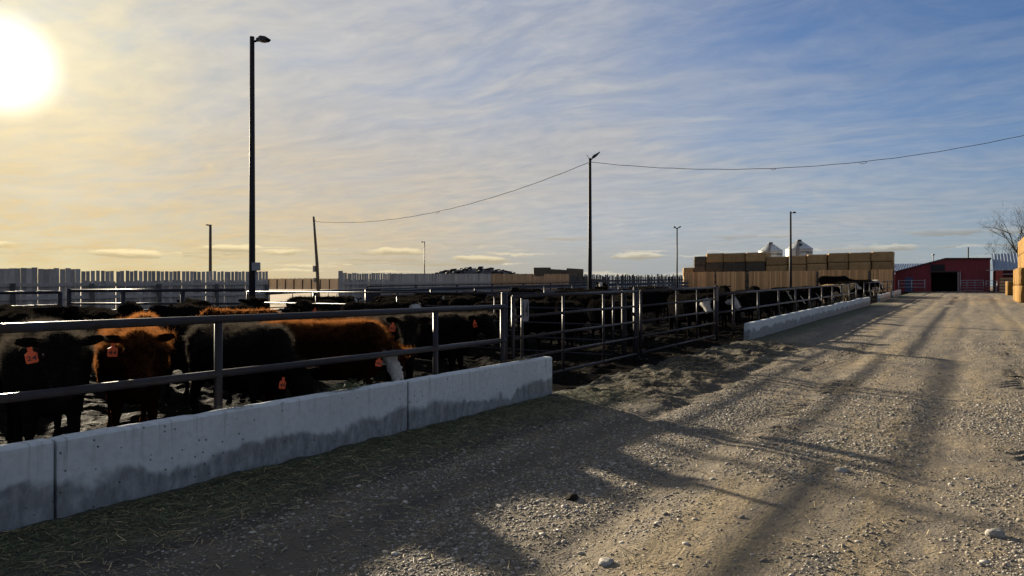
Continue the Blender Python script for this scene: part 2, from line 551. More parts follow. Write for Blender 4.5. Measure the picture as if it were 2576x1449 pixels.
def road_mat():
    m, t, b = new_mat('gravel_road')
    p = t.n('ShaderNodeNewGeometry').outputs['Position']
    x, y, z = t.sep(p)
    big = t.noise(p, 0.5, 4, 0.55)
    mid = t.noise(t.mapping(p, (1.6, 0.8, 1)), 2.2, 5, 0.6)
    fine = t.noise(p, 38, 4, 0.7)
    c = t.mix(t.maprange(big, 0.35, 0.65), (0.108, 0.095, 0.080, 1), (0.178, 0.147, 0.106, 1))
    c = t.mix(t.maprange(mid, 0.40, 0.68, 0, 0.65), c, (0.275, 0.215, 0.132, 1))
    lane = t.noise(t.mapping(p, (1.5, 0.09, 1), rot=(0, 0, rad(2))), 1.0, 4, 0.55, 0.3)          # strips left by years of wheels
    c = t.mix(t.maprange(lane, 0.52, 0.66, 0, 0.6, True), c, (0.30, 0.225, 0.12, 1))
    c = t.mix(t.maprange(lane, 0.47, 0.36, 0, 0.6, True), c, (0.075, 0.064, 0.052, 1))
    vo = t.n('ShaderNodeTexVoronoi', feature='F1'); t.put(vo.inputs['Vector'], t.mapping(p, (1, 1, 1))); vo.inputs['Scale'].default_value = 42
    vc = t.sep(vo.outputs['Color'])
    c = t.mix(t.math('MULTIPLY', t.maprange(vo.outputs['Distance'], 0.15, 0.5, 0.75, 0), t.math('GREATER_THAN', vc[0], 0.45)), c,
              t.mix(vc[1], (0.07, 0.062, 0.054, 1), (0.25, 0.205, 0.145, 1)))
    c = t.mix(t.maprange(fine, 0.5, 0.75, 0, 0.5), c, (0.055, 0.047, 0.038, 1))
    # trampled green-brown feed litter beside the bunks
    wob = t.math('MULTIPLY', t.math('SUBTRACT', t.noise(t.mapping(p, (1, 0.7, 1)), 1.1, 4, 0.6), 0.5), 1.3)
    dist = t.math('ADD', t.math('ADD', x, 5.27), wob)
    litter = t.maprange(dist, 0.55, 1.0, 1, 0, True)
    lcol = t.mix(t.maprange(t.noise(p, 30, 4, 0.7), 0.3, 0.7), (0.028, 0.035, 0.017, 1), (0.085, 0.088, 0.040, 1))
    c = t.mix(t.math('MULTIPLY', litter, 0.9), c, lcol)
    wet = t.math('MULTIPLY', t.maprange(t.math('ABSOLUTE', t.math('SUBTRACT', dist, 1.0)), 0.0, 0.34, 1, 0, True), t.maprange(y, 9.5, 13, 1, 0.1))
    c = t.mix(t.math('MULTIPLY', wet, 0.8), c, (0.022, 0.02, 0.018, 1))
    damp = t.math('MULTIPLY', t.maprange(t.math('ADD', dist, t.math('MULTIPLY', t.math('SUBTRACT', big, 0.5), 3.0)), 2.0, 3.4, 1, 0, True), t.maprange(y, 10, 14, 1, 0.35))  # ground colour darker towards the bunks, edge broken by noise
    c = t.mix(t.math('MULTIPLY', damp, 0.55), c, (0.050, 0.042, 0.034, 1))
    # manure and straw spilled before the gates
    gm = t.math('MULTIPLY', t.math('MULTIPLY', t.maprange(y, 9.2, 10.4, 0, 1, True), t.maprange(y, 19.2, 21.5, 1, 0, True)), t.maprange(t.math('ADD', x, wob), -4.3, -2.9, 1, 0, True))
    gcol = t.mix(t.maprange(t.noise(p, 9, 5, 0.65), 0.46, 0.72), (0.016, 0.013, 0.009, 1), (0.12, 0.094, 0.052, 1))
    c = t.mix(t.math('MULTIPLY', gm, 0.85), c, gcol)
    t.put(b.inputs['Base Color'], c)
    b.inputs['Roughness'].default_value = 0.9
    b.inputs['Specular IOR Level'].default_value = 0.25
    bp = t.n('ShaderNodeBump'); bp.inputs['Strength'].default_value = 0.75; bp.inputs['Distance'].default_value = 0.03
    hgt = t.math('ADD', t.math('MULTIPLY', fine, 0.35), t.math('SUBTRACT', t.math('MULTIPLY', mid, 1.6), t.math('MULTIPLY', vo.outputs['Distance'], 0.10)))
    t.put(bp.inputs['Height'], hgt); t.put(b.inputs['Normal'], bp.outputs[0])
    return m


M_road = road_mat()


def mud_mat():
    m, t, b = new_mat('pen_mud')
    p = t.n('ShaderNodeNewGeometry').outputs['Position']
    n1 = t.noise(p, 5, 5, 0.6)
    n2 = t.noise(p, 30, 4, 0.7)
    c = t.mix(t.maprange(n1, 0.35, 0.7), (0.0035, 0.003, 0.0028, 1), (0.0085, 0.007, 0.0056, 1))
    c = t.mix(t.maprange(n2, 0.6, 0.75, 0, 0.6), c, (0.010, 0.008, 0.006, 1))
    t.put(b.inputs['Base Color'], c)
    b.inputs['Specular IOR Level'].default_value = 0.008
    t.put(b.inputs['Roughness'], t.maprange(n1, 0.3, 0.7, 0.65, 0.95))
    bp = t.n('ShaderNodeBump'); bp.inputs['Strength'].default_value = 0.9; bp.inputs['Distance'].default_value = 0.04
    t.put(bp.inputs['Height'], t.math('ADD', n1, t.math('MULTIPLY', n2, 0.4))); t.put(b.inputs['Normal'], bp.outputs[0])
    return m


M_mud = mud_mat()
M_field = simple('dry_field', (0.30, 0.215, 0.12), 0.95, 0, 0.2, 0.15, (1, 1, 1), 0.3, spec=0.1)


def gravel_mat():
    m, t, b = new_mat('gravel_stones')
    g = t.n('ShaderNodeNewGeometry')
    r = g.outputs['Random Per Island']
    c = t.ramp(r, [(0.0, (0.07, 0.063, 0.055)), (0.3, (0.13, 0.115, 0.095)), (0.6, (0.21, 0.18, 0.14)), (0.85, (0.31, 0.275, 0.225)), (1.0, (0.46, 0.43, 0.385))])
    t.put(b.inputs['Base Color'], c)
    b.inputs['Roughness'].default_value = 0.75
    b.inputs['Specular IOR Level'].default_value = 0.35
    return m


def straw_mat(name, stops):
    m, t, b = new_mat(name)
    g = t.n('ShaderNodeNewGeometry')
    t.put(b.inputs['Base Color'], t.ramp(g.outputs['Random Per Island'], stops))
    b.inputs['Roughness'].default_value = 0.7
    return m


M_gravel = gravel_mat()
M_straw = straw_mat('loose_straw', [(0, (0.10, 0.085, 0.04)), (0.5, (0.24, 0.18, 0.08)), (1.0, (0.48, 0.38, 0.20))])
M_strawg = straw_mat('green_feed', [(0, (0.028, 0.048, 0.016)), (0.5, (0.065, 0.088, 0.03)), (0.88, (0.13, 0.12, 0.05)), (1.0, (0.28, 0.23, 0.11))])


def coat_mat(name, c, sheen=0.3, rough=0.75):
    m, t, b = new_mat(name)
    oc = t.n('ShaderNodeTexCoord').outputs['Object']
    nz = t.noise(t.mapping(oc, (10, 22, 12)), 2.0, 5, 0.65)
    t.put(b.inputs['Base Color'], t.mix(t.maprange(nz, 0.3, 0.7), tuple(x * 0.6 for x in c) + (1,), (*c, 1)))
    b.inputs['Roughness'].default_value = rough
    b.inputs['Specular IOR Level'].default_value = 0.0
    bp = t.n('ShaderNodeBump'); bp.inputs['Strength'].default_value = 0.6; bp.inputs['Distance'].default_value = 0.02
    t.put(bp.inputs['Height'], nz); t.put(b.inputs['Normal'], bp.outputs[0])
    return m


def fur_mat(name, c, trans, spec=0.4):
    """thin hair: reflects and lets light through"""
    m = bpy.data.materials.new(name)
    m.use_nodes = True
    t = NT(m.node_tree)
    for nd in list(m.node_tree.nodes):
        m.node_tree.nodes.remove(nd)
    df = t.n('ShaderNodeBsdfDiffuse'); df.inputs['Color'].default_value = (*c, 1)
    tr = t.n('ShaderNodeBsdfTranslucent'); tr.inputs['Color'].default_value = (*trans, 1)
    gl = t.n('ShaderNodeBsdfGlossy'); gl.inputs['Color'].default_value = (spec, spec, spec * 0.95, 1); gl.inputs['Roughness'].default_value = 0.5
    a = t.n('ShaderNodeMixShader'); a.inputs[0].default_value = 0.5
    m.node_tree.links.new(df.outputs[0], a.inputs[1]); m.node_tree.links.new(tr.outputs[0], a.inputs[2])
    b = t.n('ShaderNodeMixShader'); b.inputs[0].default_value = 0.05
    m.node_tree.links.new(a.outputs[0], b.inputs[1]); m.node_tree.links.new(gl.outputs[0], b.inputs[2])
    o = t.n('ShaderNodeOutputMaterial')
    m.node_tree.links.new(b.outputs[0], o.inputs[0])
    return m


C_black = coat_mat('black_coat', (0.0065, 0.006, 0.0064))
C_red = coat_mat('red_coat', (0.013, 0.0046, 0.0022))
C_white = coat_mat('white_coat', (0.45, 0.43, 0.40))
C_tan = coat_mat('tan_coat', (0.42, 0.30, 0.17))
C_muz = coat_mat('dark_muzzle', (0.014, 0.012, 0.012), rough=0.45)
C_hoof = coat_mat('hoof_horn', (0.02, 0.018, 0.015), rough=0.5)
F_black = fur_mat('black_hair', (0.005, 0.0046, 0.005), (0.07, 0.06, 0.05), 0.10)
F_dusk = fur_mat('short_black_hair', (0.0025, 0.0023, 0.0024), (0.014, 0.012, 0.010), 0.06)
F_red = fur_mat('red_hair', (0.010, 0.0036, 0.0015), (0.33, 0.128, 0.040), 0.05)
F_white = fur_mat('white_hair', (0.55, 0.52, 0.47), (0.6, 0.56, 0.48), 0.3)
F_tan = fur_mat('tan_hair', (0.5, 0.36, 0.2), (0.6, 0.45, 0.25), 0.3)

# ------------------------------------------------------------------ ground
BUNK_X = -5.27
FENCE_X = -6.05


def axis(*segs):
    """segs: (start, stop, step) ..."""
    out = []
    for a, b, st in segs:
        out.extend(np.arange(a, b - st * 0.25, st))
    out.append(segs[-1][1])
    return np.array(out)


def sheet(name, xs, ys, zfun, mat, kind='structure'):
    X, Y = np.meshgrid(xs, ys)
    Z = zfun(X, Y)
    nx, ny = len(xs), len(ys)
    idx = np.arange(nx * ny).reshape(ny, nx)
    fc = np.stack([idx[:-1, :-1], idx[:-1, 1:], idx[1:, 1:], idx[1:, :-1]], -1).reshape(-1, 4)
    me = np_mesh(name, np.stack([X, Y, Z], -1).reshape(-1, 3), fc, mat, smooth=True)
    ob = link(bpy.data.objects.new(name, me))
    ob['kind'] = kind
    return ob


def road_z(X, Y):
    z = G(Y) + 0.05 * (fbm(X * 0.45, Y * 0.3, 3, 3) - 0.5)
    z += 0.012 * (fbm(X * 5, Y * 4, 3, 9) - 0.5)
    fade = sstep(40, 20, Y)
    # wheel tracks down the lane
    for cx, wd, dp in ((-3.55, 0.16, 0.05), (-2.1, 0.2, 0.022), (-0.3, 0.22, 0.02), (1.4, 0.22, 0.02)):
        cxx = cx + 0.35 * (fbm(Y * 0.12, Y * 0 + cx, 2, 5) - 0.5)
        z -= dp * np.exp(-((X - cxx) / wd) ** 2)
    # feed litter banked against the bunk
    lit = sstep(-3.9, -5.2, X + 0.6 * (fbm(X * 1.2, Y * 0.9, 3, 21) - 0.5))
    z += lit * (0.02 + 0.06 * fbm(X * 6, Y * 5, 4, 31)) * sstep(11.0, 9.0, Y)
    # churned manure in front of the gates
    gm = sstep(9.3, 10.3, Y) * sstep(21.5, 19.0, Y) * sstep(-2.7, -4.3, X + 0.9 * (fbm(X * .8, Y * .6, 3, 41) - 0.5))
    z += gm * (0.24 * (fbm(X * 3.2, Y * 2.4, 5, 51, 0.62) - 0.36))
    # tyre lugs pressed into the dirt
    for lx, sl, ya, yb, am, th in ((-1.9, .02, 8.3, 16, .024, .46), (-0.55, -.03, 5.0, 13, .020, .50), (0.6, .01, 7.5, 24, .022, .45), (-2.9, .05, 11.0, 22, .024, .42)):
        off = X - lx - sl * (Y - 9)
        lug = np.exp(-(off / 0.26) ** 4) * sstep(ya, ya + .7, Y) * sstep(yb, yb - 2, Y)
        z += lug * am * np.tanh(4 * np.sin(Y * 24 + np.abs(off) * 18)) * sstep(th - .03, th + .05, fbm(X * 1.1, Y * .7, 3, 77))
    return z


def pen_z(X, Y):
    edge = sstep(-5.5, -6.3, X)
    amp = 0.22 * edge + 0.05
    z = G(Y) - 0.02 + amp * (fbm(X * 2.3, Y * 2.3, 5, 61, 0.6) - 0.45)
    z += 0.12 * (fbm(X * .35, Y * .35, 2, 71) - 0.5) * edge
    z += 0.07 * np.abs(fbm(X * 6.5, Y * 6.5, 3, 91) - 0.5) * edge
    return z


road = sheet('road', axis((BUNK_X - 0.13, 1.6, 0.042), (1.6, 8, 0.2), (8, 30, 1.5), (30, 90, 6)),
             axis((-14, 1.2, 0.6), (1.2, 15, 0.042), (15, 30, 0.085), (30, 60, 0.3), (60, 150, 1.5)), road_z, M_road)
pen = sheet('pen_ground', axis((-36, -16, 0.5), (-16, BUNK_X - 0.13, 0.055)),
            axis((-12, 1.2, 0.6), (1.2, 22, 0.06), (22, 60, 0.3), (60, 91, 1.0)), pen_z, M_mud)


def far_z(X, Y):
    return G(Y) - 0.12 + 0.25 * (fbm(X * 0.02, Y * 0.02, 3, 81) - 0.5) * sstep(40, 90, np.hypot(X, Y))


ground = sheet('ground', axis((-4000, -300, 185), (-300, -36, 6), (-36, 90, 9), (90, 4000, 195)),
               axis((-4000, -100, 195), (-100, 240, 5), (240, 4000, 188)), far_z, M_field)

# --- loose gravel on the lane (nobody could count it) ---------------------
OCT_V = np.array([(1, 0, 0), (-1, 0, 0), (0, 1, 0), (0, -1, 0), (0, 0, 1), (0, 0, -1)], float)
OCT_F = np.array([(0, 2, 4), (2, 1, 4), (1, 3, 4), (3, 0, 4), (2, 0, 5), (1, 2, 5), (3, 1, 5), (0, 3, 5)])
_t = (1 + 5 ** 0.5) / 2
ICO_V = np.array([(-1, _t, 0), (1, _t, 0), (-1, -_t, 0), (1, -_t, 0), (0, -1, _t), (0, 1, _t), (0, -1, -_t), (0, 1, -_t), (_t, 0, -1), (_t, 0, 1), (-_t, 0, -1), (-_t, 0, 1)], float) / math.hypot(1, _t)
ICO_F = np.array([(0, 11, 5), (0, 5, 1), (0, 1, 7), (0, 7, 10), (0, 10, 11), (1, 5, 9), (5, 11, 4), (11, 10, 2), (10, 7, 6), (7, 1, 8), (3, 9, 4), (3, 4, 2), (3, 2, 6), (3, 6, 8), (3, 8, 9), (4, 9, 5), (2, 4, 11), (6, 2, 10), (8, 6, 7), (9, 8, 1)])


def scatter_stones(n, xr, yr, size, bv, bf, gate=None, seed=0, ypow=1.0):
    r = np.random.default_rng(seed)
    x = r.uniform(*xr, n * 3)
    y = yr[0] + (yr[1] - yr[0]) * r.random(n * 3) ** ypow
    keep = r.random(n * 3) < (gate(x, y) if gate else 1)
    x, y = x[keep][:n], y[keep][:n]
    n = len(x)
    sz = size[0] * (size[1] / size[0]) ** (r.random(n) ** 2.2)
    sc = np.stack([sz * r.uniform(.8, 1.35, n), sz * r.uniform(.7, 1.1, n), sz * r.uniform(.25, .6, n)], -1)
    a = r.uniform(0, 2 * np.pi, n)
    V = bv[None] * (1 + r.uniform(-.22, .22, (n, len(bv), 1))) * sc[:, None, :]
    ca, sa = np.cos(a)[:, None], np.sin(a)[:, None]
    tx = r.uniform(-.25, .25, (n, 1))
    X = V[..., 0] * ca - V[..., 1] * sa
    Y = V[..., 0] * sa + V[..., 1] * ca
    Z = V[..., 2] + V[..., 0] * tx
    z0 = road_z(x, y) + sc[:, 2] * 0.1
    P = np.stack([X + x[:, None], Y + y[:, None], Z + z0[:, None]], -1)
    Fc = bf[None] + (np.arange(n) * len(bv))[:, None, None]
    return P.reshape(-1, 3), Fc.reshape(-1, 3)


def stony(x, y):
    trk = sum(np.exp(-((x - cx) / .28) ** 2) for cx in (-2.1, -0.3, 1.4)) + 0.9 * np.exp(-((x + 3.55) / .3) ** 2)
    return (1 - .8 * np.clip(trk, 0, 1)) * np.clip(0.06 + 2.6 * (fbm(x * .75, y * .5, 4, 15) - 0.42) + 0.30 * sstep(-3.0, -1.0, x), 0.04, 1) * sstep(-4.6, -3.6, x)


parts = [scatter_stones(85000, (-4.6, 2.2), (1.6, 11), (0.006, 0.017), OCT_V, OCT_F, stony, 1, 1.25),
         scatter_stones(16000, (-4.6, 4.0), (8, 26), (0.012, 0.028), OCT_V, OCT_F, stony, 2, 1.3),
         scatter_stones(10000, (-4.4, 2.2), (1.6, 12), (0.011, 0.026), ICO_V, ICO_F, stony, 3, 1.3),
         scatter_stones(110, (-4.2, 2.2), (1.8, 11), (0.024, 0.042), ICO_V, ICO_F, stony, 4, 1.2)]
vs, fs, o = [], [], 0
for p_, f_ in parts:
    vs.append(p_); fs.append(f_ + o); o += len(p_)
gravel = link(bpy.data.objects.new('gravel', np_mesh('gravel', np.concatenate(vs), np.concatenate(fs), M_gravel, smooth=True)))
tag(gravel, 'loose grey and tan gravel scattered over the dirt lane', 'gravel', kind='stuff')


def straw_field(name, n, xr, yr, ln, wd, gate, zf, mat, seed, label, lift=0.004, tilt=0.25):
    r = np.random.default_rng(seed)
    x, y = r.uniform(*xr, n * 4), r.uniform(*yr, n * 4)
    keep = r.random(n * 4) < gate(x, y)
    x, y = x[keep][:n], y[keep][:n]
    n = len(x)
    a = r.uniform(0, 2 * np.pi, n)
    L = r.uniform(ln[0], ln[1], n) * r.uniform(.5, 1, n)
    W = r.uniform(wd[0], wd[1], n)
    d = np.stack([np.cos(a), np.sin(a), r.uniform(-tilt * .2, tilt, n)], -1)
    s = np.stack([-np.sin(a), np.cos(a), r.uniform(-.6, .6, n)], -1)
    c = np.stack([x, y, zf(x, y) + lift + r.uniform(0, .012, n)], -1)
    e = d * L[:, None] / 2
    q = s * W[:, None] / 2
    P = np.stack([c - e - q, c + e - q, c + e + q, c - e + q], 1).reshape(-1, 3)
    Fc = np.arange(n * 4).reshape(n, 4)
    ob = link(bpy.data.objects.new(name, np_mesh(name, P, Fc, mat)))
    tag(ob, label, 'straw', kind='stuff')
    return ob


straw_field('loose_straw', 30000, (-5.2, 3), (1.6, 24), (0.03, 0.16), (0.002, 0.005),
            lambda x, y: np.clip(0.22 + 0.55 * sstep(9.2, 10.5, y) * sstep(20.5, 18.5, y) * sstep(-2.4, -4.2, x) + 0.5 * sstep(-3.4, -5.0, x), 0, 1) * sstep(26, 8, y),
            road_z, M_straw, 21, 'pale straw stems strewn over the lane and heaped before the gates')
straw_field('trampled_feed', 26000, (-5.2, -3.8), (1.0, 10.2), (0.02, 0.09), (0.002, 0.0045),
            lambda x, y: sstep(-3.95, -4.8, x + .8 * (fbm(x * 1.2, y, 3, 22) - .5)), road_z, M_strawg, 22,
            'greenish chopped feed trampled along the foot of the concrete bunks', lift=0.006, tilt=0.4)
straw_field('pen_litter', 1600, (-14, -5.6), (1.5, 22), (0.03, 0.12), (0.003, 0.006), lambda x, y: np.full(x.shape, .4), pen_z, M_straw, 23,
            'scattered straw bits on the churned black mud inside the pens', lift=0.01, tilt=0.5)

# --- a few single stones and clods one can point at -----------------------
def lump(name, x, y, sx, sy, sz, mat, label, cat, seed, zf=road_z):
    r = np.random.default_rng(seed)
    import bmesh
    bm = bmesh.new()
    bmesh.ops.create_icosphere(bm, subdivisions=3, radius=1)
    for v in bm.verts:
        c = v.co
        k = 1 + 0.75 * (float(fbm(np.array(c.x * 1.7 + seed), np.array(c.y * 1.7 + c.z * 1.3), 3, seed)) - .5) * 1.2
        v.co = Vector((c.x * sx * k, c.y * sy * k, c.z * sz * k))
    me = bpy.data.meshes.new(name); bm.to_mesh(me); bm.free()
    me.materials.append(mat)
    me.polygons.foreach_set('use_smooth', np.ones(len(me.polygons), bool))
    ob = link(bpy.data.objects.new(name, me))
    ob.location = (x, y, float(zf(np.array(x), np.array(y))) + sz * 0.22)
    ob.rotation_euler = (0, 0, r.uniform(0, 6))
    return tag(ob, label, cat)


lump('stone', 0.13, 5.80, 0.06, 0.045, 0.04, M_rock, 'large whitish stone lying on the lane in the lower right corner', 'stone', 3)
lump('stone', -1.84, 3.96, 0.055, 0.042, 0.02, M_rock, 'flat pale stone half sunk in gravel at the bottom edge of the lane', 'stone', 5)
lump('stone', -0.98, 7.05, 0.06, 0.045, 0.028, M_rock, 'rounded pale stone in mid lane beyond the long cattle shadows', 'stone', 6)
lump('dung_clod', 0.62, 15.3, 0.13, 0.10, 0.05, M_dung, 'dark manure clod on the sunlit right half of the lane', 'manure', 7)
lump('dung_clod', -2.62, 5.02, 0.07, 0.05, 0.03, M_dung, 'small black manure clod on the shaded gravel in the lower middle', 'manure', 8)
lump('dung_clod', 1.05, 9.6, 0.16, 0.11, 0.04, M_dung, 'flat dark manure clod at the right edge of the lane', 'manure', 9)

# ------------------------------------------------------------------ concrete feed bunks
def bunk_mesh(L, h, th=0.15, seed=0, wall=False):
    """J-shaped precast bunk, length along +y from 0, road face at x=0, trough towards -x"""
    r = np.random.default_rng(seed)
    c = 0.018
    prof = [(0.0, -0.12), (0.0, h - c), (-c, h), (-th + c, h), (-th, h - c), (-th - 0.03, 0.30), (-th - 0.12, 0.20), (-0.56, 0.18), (-0.60, 0.30),
            (-0.60, 0.36), (-0.69, 0.36), (-0.70, -0.12)]
    if wall:
        prof = [(0.0, -0.12), (0.0, h - c), (-c, h), (-th + c, h), (-th, h - c), (-th - .02, -0.12)]
    ny = max(8, int(L / 0.09))
    ys = np.linspace(0, L, ny)
    ys = np.concatenate([[0.0], [0.012], ys[1:-1], [L - 0.012], [L]])
    rings = []
    for i, y in enumerate(ys):
        ins = 0.010 if i in (0, len(ys) - 1) else 0.0
        ring = []
        for k, (x, z) in enumerate(prof):
            jx, jz = 0.0, 0.0
            if k in (1, 2, 3, 4):
                chip = max(0.0, float(fbm(np.array(y * 9.0 + seed * 7), np.array(k * 1.3), 3, seed)) - 0.66) * 0.06
                jz = -chip - ins + 0.003 * (float(fbm(np.array(y * 3.0), np.array(seed * 3.0), 2, seed)) - .5)
                jx = -chip * 0.6 if k in (1,) else 0.0
            ring.append((x + jx - (ins if x > -0.01 else -ins if x < -0.6 else 0), y, z + jz))
        rings.append(ring)
    return MB().loft(rings).mesh('feed_bunk', M_conc)


def bunks(bounds, h, labels, group):
    for i in range(len(bounds) - 1):
        y0, y1 = bounds[i], bounds[i + 1]
        L = y1 - y0 - 0.022
        L -= 0.03 if y0 > 15 else 0
        me = bunk_mesh(L, h + (random.uniform(-.025, .03) if y0 > 15 else 0), seed=i + int(y0 * 10) % 50, wall=y0 > 15)
        ob = inst('feed_bunk', me, None, (BUNK_X + random.uniform(-.012, .012), y0 + 0.011, Gf((y0 + y1) / 2)))
        ob.rotation_euler = (math.atan2(Gf(y1) - Gf(y0), L), 0, 0)
        ob.location.z = Gf(y0)
        tag(ob, labels[i], 'feed bunk', group)


bunks([-0.9, 2.53, 6.2, 9.47], 0.60, [
    'concrete feed bunk section cut off by the left edge, standing slightly lower than its neighbour',
    'long pitted concrete feed bunk section with dark wavy stain, middle of near row',
    'concrete feed bunk section ending beside the gate numbered 14'], 'concrete feed bunks along the near pen')
fb = [20.8, 24.0, 27.2, 30.4, 33.5, 36.7, 39.8, 42.8, 45.8, 49.4]
orn = ['first', 'second', 'third', 'fourth', 'fifth', 'sixth', 'seventh', 'eighth', 'last']
bunks(fb, 0.50, ['concrete feed bunk, %s section of the row beyond the gates%s' % (o, ', its stepped end showing' if o == 'first' else '') for o in orn],
      'concrete feed bunks along the second pen')
bunks([55.0, 58.9, 62.8], 0.52, ['short concrete feed bunk, nearer half of the third row', 'short concrete feed bunk, farther half of the third row'], 'concrete feed bunks far down the lane')
bunks([65.5, 69.0, 72.5], 0.55, ['concrete feed bunk, nearer of the last two before the barn', 'concrete feed bunk farthest down the lane by the barn yard'], 'concrete feed bunks far down the lane')


def hay_tuft(x, y, z, n, spread, label, seed, mat=None):
    r = np.random.default_rng(seed)
    P, Fc = [], []
    for i in range(n):
        c = np.array([x + r.normal(0, spread * .35), y + r.normal(0, spread), z + abs(r.normal(0, .022))])
        a = r.uniform(0, 2 * np.pi)
        d = np.array([math.cos(a) * .8, math.sin(a), r.uniform(-.35, .5)])
        s = np.cross(d, r.normal(0, 1, 3)); s /= np.linalg.norm(s)
        L, W = r.uniform(.04, .12), .0028
        b = len(P)
        P += [c - d * L / 2, c + d * L / 2 + s * W, c + d * L / 2 - s * W]
        Fc.append((b, b + 1, b + 2))
    ob = link(bpy.data.objects.new('hay_wisp', np_mesh('hay_wisp', np.array(P), np.array(Fc), mat or M_straw)))
    return tag(ob, label, 'hay', 'wisps of hay lying on the bunk lips')


hay_tuft(-5.35, 5.32, 0.615, 420, 0.11, 'greenish clump of hay on the lip of the middle bunk', 31, M_strawg)
hay_tuft(-5.33, 3.98, 0.607, 60, 0.08, 'thin wisp of straw on the lip left of the green hay clump', 32)
hay_tuft(-5.33, 8.75, 0.606, 70, 0.16, 'thin wisp of straw on the lip near the gate numbered 14', 33)

# ------------------------------------------------------------------ pipe fences and gates
def pz(x, y):
    return Gf(y)


def pipe_fence(pts, heights, radii, posts, label, group=None, post_r=0.038, post_top=None, mat=None, name='pipe_fence', cat='fence', square=False):
    """pts: polyline (x, y); a rail at every height; posts: list of (x, y, height)"""
    mat = mat or M_pipe
    t = empty(name, (pts[0][0], pts[0][1], pz(*pts[0])))
    ox, oy, oz = t.location
    for h, r in zip(heights, radii):
        P = []
        for a, b in zip(pts[:-1], pts[1:]):
            n = max(2, int(math.hypot(b[0] - a[0], b[1] - a[1]) / 3))
            for k in range(n):
                f = k / n
                P.append((a[0] + (b[0] - a[0]) * f, a[1] + (b[1] - a[1]) * f))
        P.append(pts[-1])
        P3 = [(x - ox, y - oy, pz(x, y) + h - r - oz + random.uniform(-.004, .004)) for x, y in P]
        MB().tube(P3, r, 10).build('rail', mat, t, smooth=True)
    for (x, y, h) in posts:
        b = pz(x, y) - 0.15
        m = MB()
        m.tube([(x - ox, y - oy, b - oz), (x - ox, y - oy, pz(x, y) + h - oz)], post_r, 10)
        m.build('post', mat, t, smooth=True)
    return tag(t, label, cat, group)


# near pen: two heavy rails over the bunks
pipe_fence([(FENCE_X, -1.5), (FENCE_X, 9.36)], (1.372, 0.855), (0.039, 0.037),
           [(FENCE_X, y, 1.30) for y in (-1.2, 1.05, 4.35, 7.66)] + [(FENCE_X, 9.30, 1.36)],
           'black pipe fence with two heavy rails above the near concrete bunks', 'pipe fences')
# short stub of the lower rail that runs on past the end post
pipe_fence([(FENCE_X, 20.45), (FENCE_X, 30.4), (FENCE_X, 49.6)], (1.33, 0.80), (0.034, 0.032),
           [(FENCE_X, y, 1.28) for y in (22.0, 25.0, 28.07, 31.14, 34.2, 37.3, 40.4, 43.4, 46.5, 49.5)],
           'black two rail pipe fence above the second row of bunks, receding to the right', 'pipe fences')
pipe_fence([(FENCE_X, 53.4), (FENCE_X, 63.2)], (1.35, 0.80), (0.034, 0.032),
           [(FENCE_X, y, 1.3) for y in (53.4, 56.5, 59.8, 63.2)],
           'short black pipe fence above the third row of bunks', 'pipe fences')
pipe_fence([(FENCE_X, 65.4), (FENCE_X, 73.0)], (1.35, 0.80), (0.034, 0.032),
           [(FENCE_X, y, 1.3) for y in (65.4, 69.1, 73.0)],
           'farthest pipe fence along the lane, by the barn yard', 'pipe fences')


def text_mesh(s, size, depth=0.002, mat=None, shear=0.0, xscale=1.0):
    cu = bpy.data.curves.new('text', 'FONT')
    cu.body = s
    cu.size = size
    cu.extrude = depth
    cu.align_x, cu.align_y = 'CENTER', 'CENTER'
    cu.shear = shear
    cu.offset = size * 0.012
    ob = bpy.data.objects.new('text', cu)
    COL.objects.link(ob)
    dg = bpy.context.evaluated_depsgraph_get()
    me = bpy.data.meshes.new_from_object(ob.evaluated_get(dg))
    bpy.data.objects.remove(ob)
    bpy.data.curves.remove(cu)
    me.materials.clear()
    me.materials.append(mat or M_ink)
    if xscale != 1.0:
        me.transform(Matrix.Diagonal((xscale, 1, 1, 1)))
    return me


def gate(p, q, rails, uprights, label, rail_r=0.024, up_r=0.028, mat=None, group='tube gates', latch=None, base=None):
    """tubular gate between two points on the ground; rails: heights, uprights: fractions along"""
    mat = mat or M_pipe
    L = math.hypot(q[0] - p[0], q[1] - p[1])
    ang_ = math.atan2(q[1] - p[1], q[0] - p[0])
    z0, z1 = (pz(*p), pz(*q)) if base is None else base
    t = empty('tube_gate', (p[0], p[1], z0), ang_)
    sl = (z1 - z0)
    for h in rails:
        MB().tube([(0, 0, h), (L, 0, h + sl)], rail_r if h < max(rails) else rail_r * 1.25, 10).build('rail', mat, t, smooth=True)
    for f in uprights:
        MB().tube([(L * f, 0, min(rails) + sl * f), (L * f, 0, max(rails) + sl * f)], up_r if f in (0, 1) else up_r * .8, 10).build('upright', mat, t, smooth=True)
    if latch is not None:
        m = MB()
        x = L * latch
        m.box((x - .03, -.05, 1.02), (x + .05, .05, 1.10))
        m.tube([(x, -.02, .55), (x + .03, -.03, .75), (x + .01, -.02, 1.05)], .008, 6)
        m.build('latch', mat, t)
    return tag(t, label, 'gate', group)


HR = (1.485, 1.165, 0.83, 0.50, 0.15)
g1 = gate((FENCE_X, 9.60), (FENCE_X, 14.52), HR, (0, 0.055, 0.335, 0.67, 0.985), 'black five bar tube gate carrying the plate numbered 14', latch=0.975)
g2 = gate((FENCE_X, 14.78), (FENCE_X, 20.15), HR, (0, 0.42, 0.71, 0.995), 'black five bar tube gate on the right, beyond the gate numbered 14')
